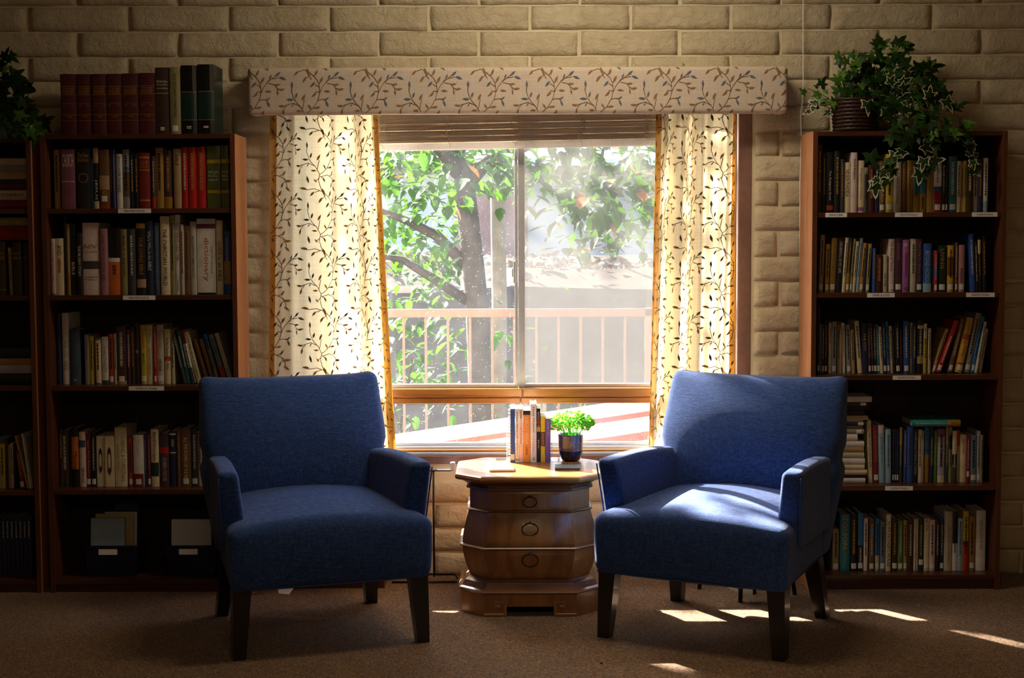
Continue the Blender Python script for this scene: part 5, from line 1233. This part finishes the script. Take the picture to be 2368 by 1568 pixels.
# coasters
a = G(1159, 1087, zTT); MBc = MB().bbox(-.047, .047, -.045, .045, 0, .009, .0012)
c1_ = MBc.obj('coaster', plain('white_marble', '#e2dcd8', .35, .4, 0, .05), None, a, (0, 0, .05)); tag(c1_, 'square white stone coaster on the side table', 'coaster')
a = G(1312, 1083, zTT); MBc = MB().bbox(-.047, .047, -.045, .045, 0, .009, .0012)
c2_ = MBc.obj('coaster', plain('grey_slate', '#5c5c60', .5, .4, 0, .15, scale=60), None, a, (0, 0, -.04)); tag(c2_, 'square grey slate coaster in front of the plant pot', 'coaster')
# pot and plant
pg = G(1321, 1069, zTT); sP = 1 / (FPX / (pg.y - EYE.y))
def mk_pot():
    m = NM('two_tone_blue_glaze'); tc = m.n('ShaderNodeTexCoord'); sp_ = m.n('ShaderNodeSeparateXYZ'); m.l(tc.outputs['Object'], sp_.inputs[0])
    wob = m.noise(m.coord((1, 1, .2)), 60, 3)
    zf = m.math('ADD', sp_.outputs[2], m.math('MULTIPLY', wob, .006))
    c = m.ramp(m.math('MULTIPLY', zf, 8.0), [(.30, srgb('#141a40')), (.345, srgb('#1c2146')), (.36, srgb('#8a7a70')), (.9, srgb('#71809c'))])
    wv_ = m.n('ShaderNodeTexWave'); wv_.bands_direction = 'Z'; wv_.inputs['Scale'].default_value = 55; wv_.inputs['Distortion'].default_value = 1.5; m.l(tc.outputs['Object'], wv_.inputs['Vector'])
    return m.pbr(c, .12, m.bump(wv_.outputs[1], .35, .003), metallic=.5, coat=.8)
hp = P(1321, 1007, pg.y).z - zTT
pot = thing('potted_plant', 'glossy blue glazed pot of curly bright green plant on the side table', 'plant', (pg.x, pg.y + .045, zTT))
MB().lathe([(.022, 0), (.034, .002), (.041, .014), (.046, .035), (.0485, .06), (.0495, hp - .006), (.0505, hp - .002), (.0495, hp), (.047, hp - .001), (.046, hp - .015), (.044, hp - .02)], 40).obj('pot', mk_pot(), pot, smooth=True)
MB().lathe([(.001, hp - .022), (.045, hp - .021), (.045, hp - .019), (.001, hp - .014)], 20).obj('soil', plain('dark_soil', '#241a12', .9), pot)
M['curly'] = mk_leaf('curly_green_leaf', '#3f9a26', '#7ccb4a', .4, .4, '#8fe04a')
fm = MB()
for i in range(430):
    a = R.uniform(0, 6.283); rr = math.sqrt(R.random()); hgt = hp + .006 + R.random() ** .7 * .078 * (1.0 - .55 * rr * rr)
    c = Vector((math.cos(a) * rr * .084, math.sin(a) * rr * .06, hgt + .012 * rr))
    l = R.uniform(.010, .018); d = Vector((math.cos(a) * (.4 + rr), math.sin(a) * (.4 + rr), R.uniform(.1, 1.1))).normalized()
    q = d.to_track_quat('X', 'Z').to_matrix() @ Matrix.Rotation(R.uniform(-1.2, 1.2), 3, 'X')
    pts = [(0, 0, 0), (.35, -.45, .12), (.75, -.5, -.05), (.85, -.2, .12), (1.1, 0, 0), (.85, .22, .14), (.75, .5, -.06), (.35, .45, .1), (.55, 0, -.08)]
    fm.add([c + q @ (Vector(p) * l) for p in pts], [(0, 1, 8), (1, 2, 8), (2, 3, 8), (3, 4, 8), (4, 5, 8), (5, 6, 8), (6, 7, 8), (7, 0, 8)])
fm.obj('foliage', M['curly'], pot, smooth=True)['kind'] = 'stuff'
stm = MB()
for i in range(26):
    a = R.uniform(0, 6.283); rr = R.uniform(.2, 1)
    stm.tube([(math.cos(a) * rr * .03, math.sin(a) * rr * .03, hp - .016), (math.cos(a) * rr * .05, math.sin(a) * rr * .045, hp + .02), (math.cos(a) * rr * .075, math.sin(a) * rr * .055, hp + .05)], .0011, 5)
stm.obj('stems', M['curly'], pot)['kind'] = 'stuff'
# ------------------------------------------------------------------ wire rack, crate, scraps, stool
ym = -.075
rk = thing('wire_rack', 'slim black wire rack with clear end bracket against the wall by the left armchair', 'rack', (0, ym, 0))
def wx(px, py=1200): return P(px, py, ym).x
x_u, x_l, x_e = wx(1003), wx(908), wx(1052)
zt_ = P(1003, 1088, ym).z
MB().tube([(x_u, 0, .012), (x_u, 0, zt_)], .0042, 8).obj('upright', M['black'], rk, smooth=True)
MB().tube([(x_l, 0, .012), (x_l, 0, zt_)], .0042, 8).obj('upright', M['black'], rk, smooth=True)
MB().bbox(x_l - .01, wx(1046), -.006, .006, zt_ - .003, zt_ + .003, .001).obj('top_rail', M['black'], rk)
b = MB(); b.tube([(x_l, -.07, .006), (wx(1058), -.07, .006), (wx(1058), -.07, .006), (wx(1058), .02, .006), (x_l, .02, .006)], .0042, 8); b.tube([(x_l, 0, .022), (wx(1050), 0, .022), (wx(1058), -.03, .012)], .0035, 8)
b.obj('base', M['black'], rk, smooth=True)
xb_ = wx(1040)
MB().bbox(xb_ - .05, xb_ + .004, -.012, .012, zt_ + .003, zt_ + .009, .001).obj('glass_bar', M['clear'], rk)
MB().bbox(xb_ + .004, xb_ + .024, -.014, .014, zt_ - .001, zt_ + .034, .003).obj('end_bracket', M['alu'], rk)
y0 = -.225
xa, xb2 = P(655, 1350, y0).x, P(889, 1350, y0).x
cr = thing('low_crate', 'low dark wooden crate on the carpet behind the left armchair', 'crate', ((xa + xb2) / 2, y0, 0))
w = (xb2 - xa) / 2
MB().bbox(-w, w - .012, 0, .012, 0, .17, .001).obj('front_board', M['casex'], cr)
for s in (-1, 1): MB().bbox(min(s * w, s * (w - .012)), max(s * w, s * (w - .012)), 0 if s > 0 else .012, .16, 0, .17, .001).obj('end_board', M['case'], cr)
MB().bbox(-w + .012, w - .012, .148, .16, 0, .17, .001).obj('back_board', M['casex'], cr)
MB().bbox(-w + .012, w - .012, .012, .148, .012, .022, .001).obj('bottom_board', M['casex'], cr)
# paper scrap
q = [G(642, 1357), G(684, 1356), G(686, 1359), G(668, 1376), G(644, 1373)]
c = sum(q, Vector()) / 5
lift = [.012, .016, .012, .001, .001]
vs_ = [p - c + Vector((0, 0, l + .0012)) for p, l in zip(q, lift)] + [p - c + Vector((0, 0, l + .0004)) for p, l in zip(q, lift)]
ps = ob('paper_scrap', mesh_from(vs_, [(0, 1, 2, 3, 4), (9, 8, 7, 6, 5)] + [(i, i + 5, (i + 1) % 5 + 5, (i + 1) % 5) for i in range(5)], [M['white']]), None, c)
tag(ps, 'torn white paper scrap on the carpet under the left armchair', 'paper')
lf = G(598, 1373)
lm = MB(); lpts = [(-.03, -.01, .003), (-.014, -.017, .006), (.006, -.012, .014), (.024, -.004, .008), (.03, .008, .004), (.008, .012, .012), (-.012, .008, .004)]
lm.add([Vector(p) for p in lpts] + [Vector((0, 0, .006))], [(i, (i + 1) % 7, 7) for i in range(7)])
lm.tube([(.028, .006, .004), (.045, .012, .004), (.055, .016, .002)], .0012, 5)
tag(lm.obj('dry_leaf', mk_leaf('dry_leaf', '#4d5a2c', '#7c7a45', .2), None, lf), 'curled dry green leaf on the carpet beside the left bookcase', 'leaf')
bd_ = G(1391, 1535); tag(MB().bbox(-.004, .004, -.004, .004, 0, .004, .001).obj('lint', M['navyfold'], None, bd_), 'tiny blue bit of lint on the carpet in front', 'lint')
# stool behind right armchair
feet = [G(1617, 1362), G(1712, 1393), G(1744, 1374), G(1838, 1375)]
cs = sum(feet, Vector()) / 4
stl = thing('low_stool', 'low black metal stool with white cloth, mostly hidden behind right armchair', 'stool', (cs.x, cs.y, 0))
for p in feet:
    d = p - cs
    MB().tube([(d.x, d.y, .0), (d.x * .86, d.y * .86, .19)], .0085, 8).obj('leg', M['black'], stl, smooth=True)
MB().lathe([(.08, .19), (.105, .192), (.108, .2), (.105, .208), (.08, .21)], 24).obj('seat', M['black'], stl, smooth=True)
qa, qb = P(1682, 1364, -.46) - cs, P(1741, 1383, -.46) - cs
cl = MB(); N = 8; vs_ = []
for i in range(N + 1):
    u = i / N; x = lerp(qa.x, qb.x, u); zb = lerp(qa.z + .03 - .02, qb.z, min(1, u * 1.3)) ; yy = qa.y + .006 * math.sin(u * 8)
    vs_ += [(x, yy, .212), (x, yy - .002, lerp(.21, zb + .012, .5)), (x, yy - .004, zb)]
cl.add([(v[0], v[1], v[2]) for v in vs_], [(3 * i + k, 3 * i + k + 1, 3 * i + k + 4, 3 * i + k + 3) for i in range(N) for k in range(2)])
cl.obj('cloth', M['white'], stl, smooth=True)

# ------------------------------------------------------------------ ivy
M['ivy'] = mk_leaf('ivy_green', '#122809', '#2a4a17', .25, .4); M['ivyl'] = mk_leaf('ivy_light_green', '#355f1c', '#5d8a30', .3, .35); M['ivyw'] = mk_leaf('ivy_cream_margin', '#cfcaa6', '#e6e0c4', .3, .4)
M['wicker'] = plain('dark_wicker', '#2f170d', .45, .4); M['stem'] = plain('ivy_stem', '#4a5a2c', .6)
def ivy_mesh(kind, v):
    lob = [(0, .95), (14, .62), (38, .34), (58, .70), (78, .42), (104, .40), (128, .62), (150, .36), (168, .18)]
    rr = random.Random(v)
    ang = [(a, r * rr.uniform(.92, 1.08)) for a, r in lob]
    out = [(a, r) for a, r in ang] + [(-a, r) for a, r in reversed(ang[1:])]
    pts = []
    for a, r in out:
        t = math.radians(a); pts.append(Vector((math.cos(t) * r * .62 , math.sin(t) * r * .62, 0)))
    for p in pts: p.z = -.10 * abs(p.y) - .12 * p.x * p.x + .03 * rr.uniform(-1, 1)
    n = len(pts); inner = [p * (.80 if kind == 'v' else .6) for p in pts]
    vs_ = pts + inner + [Vector((0, 0, .02))]
    fs = [(i, (i + 1) % n, n + (i + 1) % n, n + i) for i in range(n)]; mi = [1 if kind == 'v' else 0] * n
    fs += [(n + i, n + (i + 1) % n, 2 * n) for i in range(n)]; mi += [0] * n
    return mesh_from(vs_, fs, [M['ivyl' if kind == 'l' else 'ivy'], M['ivyw']], mi, True, 'ivy_leaf')
IV = {k: [ivy_mesh(k, v) for v in (1, 2, 3)] for k in 'dlv'}
def ivy_leaf(root, p, size, kind, face, roll):
    q = Vector(face).normalized().to_track_quat('Z', 'Y').to_matrix() @ Matrix.Rotation(roll, 3, 'Z')
    o = ob('leaf', R.choice(IV[kind]), root, p, q.to_euler()); o.scale = (size, size, size); return o
yI = -.17
def ivy_plant(label, base, strands, extra, basket=True):
    root = thing('ivy_plant', label, 'plant', base)
    B = Vector(base)
    for st in strands:
        pts = [P(px, py, y) - B for px, py, y in st['p']]
        dn = []
        for i in range(len(pts) - 1):
            a = pts[max(0, i - 1)]; b_ = pts[i]; c_ = pts[i + 1]; d_ = pts[min(len(pts) - 1, i + 2)]
            for t in (0, .25, .5, .75):
                dn.append(.5 * ((2 * b_) + (c_ - a) * t + (2 * a - 5 * b_ + 4 * c_ - d_) * t * t + (3 * b_ - a - 3 * c_ + d_) * t ** 3))
        dn.append(pts[-1])
        MB().tube(dn, .0016, 5).obj('stem', M['stem'], root)
        L = sum((b_ - a).length for a, b_ in zip(dn[:-1], dn[1:])); acc = 0; nxt = .02
        for a, b_ in zip(dn[:-1], dn[1:]):
            acc += (b_ - a).length
            if acc > nxt:
                nxt += st.get('step', .024) * R.uniform(.8, 1.2)
                d = (b_ - a).normalized()
                side = Vector((R.uniform(-1, 1), R.uniform(-1, .2), R.uniform(-1, 1))) * .022
                rl = math.atan2(d.z, d.x) + R.uniform(-.9, .9)
                ivy_leaf(root, b_ + side, st.get('s', .078) * R.uniform(.75, 1.15), R.choice(st.get('k', 'ddl')), (R.uniform(-.6, .6), -1, R.uniform(-.1, .9)), rl)
    for (px, py, y, s, k, roll) in extra:
        ivy_leaf(root, P(px, py, y) - B, s, k, (R.uniform(-.3, .3), -1, R.uniform(0, .4)), math.radians(roll))
    return root
bxc = P(1978, 290, yI).x
ivR = ivy_plant('trailing variegated ivy in a dark wicker basket on top of the right bookcase', (bxc, yI, zRt),
  [dict(p=[(1975, 250, yI), (2000, 180, yI), (2030, 120, yI), (2035, 98, yI - .01)], k='dll'), dict(p=[(1985, 250, yI), (2050, 160, yI), (2080, 108, yI), (2100, 104, yI)], k='ddl'),
   dict(p=[(1970, 250, yI), (1960, 190, yI - .02), (1950, 140, yI - .03)], k='dll'), dict(p=[(1960, 255, yI), (1920, 230, yI - .03), (1895, 215, yI - .04), (1868, 205, yI - .04)], k='lvl', s=.05), dict(p=[(1960, 260, yI), (1920, 250, yI - .05), (1885, 240, yI - .06), (1870, 250, yI - .06)], k='vlv', s=.055),
   dict(p=[(1990, 250, yI), (2080, 190, yI), (2130, 160, yI + .02), (2160, 150, yI)], k='ddl'), dict(p=[(1990, 250, yI), (2090, 210, yI - .02), (2150, 195, yI), (2180, 190, yI - .02)], k='ddv'), dict(p=[(1990, 250, yI), (2080, 230, yI - .05), (2160, 230, yI - .06), (2205, 240, yI - .07)], k='ddv'),
   dict(p=[(1985, 250, yI), (2060, 200, yI + .03), (2110, 190, yI + .04), (2160, 240, yI + .03)], k='ddd'), dict(p=[(1980, 240, yI), (2010, 200, yI - .05), (2060, 190, yI - .06), (2110, 230, yI - .08)], k='ddd'),
   dict(p=[(1990, 245, yI), (2060, 245, yI - .08), (2140, 262, yI - .12), (2200, 290, yI - .13), (2250, 290, yI - .13)], k='ddl', s=.055), dict(p=[(1985, 250, yI), (2050, 260, yI - .1), (2090, 300, yI - .135), (2085, 350, yI - .14), (2060, 390, yI - .14), (2030, 430, yI - .14)], k='dvd'),
   dict(p=[(1985, 250, yI), (2080, 250, yI - .1), (2130, 300, yI - .135), (2150, 350, yI - .14), (2130, 400, yI - .14)], k='dvd'), dict(p=[(1985, 250, yI), (2100, 240, yI - .1), (2180, 290, yI - .135), (2230, 330, yI - .14), (2245, 380, yI - .14), (2255, 400, yI - .14)], k='ddv', s=.05),
   dict(p=[(1980, 250, yI), (2020, 235, yI - .09), (2060, 270, yI - .12), (2070, 310, yI - .135)], k='dd'), dict(p=[(1985, 245, yI), (2040, 220, yI - .08), (2110, 260, yI - .12), (2110, 320, yI - .135)], k='dd'), dict(p=[(1985, 245, yI), (2070, 215, yI - .05), (2140, 235, yI - .1), (2160, 300, yI - .135), (2200, 310, yI - .135)], k='ddl'),
   dict(p=[(1980, 250, yI), (1995, 190, yI - .02), (2010, 150, yI - .02), (2030, 130, yI - .01)], k='ddl'), dict(p=[(1985, 250, yI), (2030, 180, yI - .03), (2060, 140, yI - .03), (2090, 130, yI - .02)], k='ddl'), dict(p=[(1985, 250, yI), (2060, 190, yI - .04), (2110, 160, yI - .03), (2140, 165, yI - .02)], k='dd'), dict(p=[(1985, 250, yI), (2050, 210, yI - .06), (2120, 190, yI - .06), (2170, 215, yI - .06)], k='ddv'), dict(p=[(1978, 250, yI), (1970, 200, yI - .03), (1975, 160, yI - .03), (1995, 140, yI - .02)], k='ddl'), dict(p=[(1975, 250, yI), (1990, 200, yI + .02), (2020, 165, yI + .03), (2060, 150, yI + .03)], k='dd'), dict(p=[(1970, 250, yI), (1950, 215, yI + .02), (1930, 190, yI)], k='ddl'), dict(p=[(1990, 250, yI), (2060, 230, yI), (2120, 215, yI + .03), (2150, 270, yI)], k='dd')],
  [(2006, 240, yI - .10, .085, 'v', -90), (2050, 255, yI - .11, .085, 'v', -80), (2090, 205, yI - .09, .085, 'v', 30), (2060, 190, yI - .09, .075, 'v', 60), (2150, 220, yI - .10, .085, 'v', 80), (2190, 235, yI - .10, .085, 'v', -60), (2105, 235, yI - .10, .07, 'v', -60),
   (2025, 430, yI - .145, .095, 'v', -90), (2040, 400, yI - .145, .08, 'v', 20), (2065, 395, yI - .145, .08, 'v', -110), (2015, 360, yI - .145, .10, 'd', -70), (2128, 400, yI - .145, .095, 'v', -100), (2160, 372, yI - .145, .085, 'v', 10), (2240, 335, yI - .145, .075, 'd', 60), (2250, 375, yI - .145, .06, 'v', -80),
   (2100, 350, yI - .145, .07, 'd', -40), (2080, 330, yI - .14, .08, 'd', -90), (2190, 305, yI - .14, .075, 'l', -100), (2230, 290, yI - .13, .05, 'l', 0), (2040, 100, yI, .055, 'l', 100), (1900, 195, yI - .05, .07, 'd', 60), (1882, 240, yI - .06, .07, 'v', -100), (1938, 132, yI - .03, .055, 'l', 80), (1970, 130, yI - .03, .06, 'l', 70), (1975, 155, yI - .04, .06, 'l', -60)])
bk = MB()
rad = (P(2030, 290, yI).x - P(1925, 290, yI).x) / 2; hb_ = P(1978, 232, yI).z - zRt
NR = 8; NS = 44
wk = []
for j in range(NR):
    z = .006 + (hb_ - .012) * (j + .5) / NR; r0 = rad * (.88 + .12 * j / NR)
    bk.tube([(math.cos(a) * (r0 + .0022 * (1 if (i + j) % 2 else -1)), math.sin(a) * (r0 + .0022 * (1 if (i + j) % 2 else -1)), z) for i, a in [(i, 2 * math.pi * i / NS) for i in range(NS)]], hb_ / NR * .52, 6, closed=True)
bk.tube([(math.cos(a) * rad * 1.02, math.sin(a) * rad * 1.02, hb_) for a in [2 * math.pi * i / 32 for i in range(32)]], .006, 6, closed=True)
bk.lathe([(.01, .001), (rad * .86, .001), (rad * .86, .006), (.01, .006)], 24)
bk.obj('basket', M['wicker'], ivR, smooth=True)
MB().lathe([(.01, hb_ - .02), (rad * .95, hb_ - .02), (rad * .95, hb_ - .012), (.01, hb_ - .008)], 24).obj('moss', plain('dark_moss', '#20250f', .9), ivR)
yJ = -.20
ivy_plant('dark green ivy trailing over the far-left bookcase at the picture edge', (P(-60, 300, yJ).x, yJ, zLt - .012),
  [dict(p=[(-40, 240, yJ), (-10, 170, yJ), (5, 140, yJ), (25, 125, yJ - .02)], k='ddl', s=.075), dict(p=[(-40, 250, yJ), (0, 200, yJ - .03), (30, 190, yJ - .05), (60, 190, yJ - .05)], k='d', s=.09), dict(p=[(-40, 260, yJ), (0, 230, yJ - .06), (40, 235, yJ - .08), (70, 255, yJ - .09)], k='dd', s=.09),
   dict(p=[(-40, 270, yJ), (10, 260, yJ - .06), (50, 280, yJ - .1), (90, 295, yJ - .11), (105, 300, yJ - .11)], k='ddl', s=.075), dict(p=[(-40, 280, yJ), (0, 275, yJ - .06), (30, 290, yJ - .1), (70, 310, yJ - .11)], k='ddl', s=.08), dict(p=[(-50, 280, yJ), (-20, 270, yJ - .08), (5, 295, yJ - .1), (20, 300, yJ - .11)], k='dd', s=.085)],
  [(30, 175, yJ - .06, .12, 'd', -20), (45, 205, yJ - .07, .12, 'd', -10), (40, 235, yJ - .08, .11, 'd', -80), (72, 265, yJ - .1, .10, 'd', -95), (100, 280, yJ - .11, .085, 'd', 20), (15, 285, yJ - .1, .08, 'l', 10), (78, 318, yJ - .115, .075, 'd', -90), (10, 130, yJ - .02, .07, 'd', 60), (25, 130, yJ - .03, .07, 'd', -40), (20, 260, yJ - .09, .1, 'd', -90), (50, 305, yJ - .11, .09, 'd', -120), (5, 220, yJ - .05, .1, 'd', 190)])
pj = MB().lathe([(.05, .0), (.07, .002), (.085, .10), (.09, .115), (.08, .112), (.07, .1)], 24)
pj.obj('pot', M['wicker'], bpy.data.objects['ivy_plant.001'])
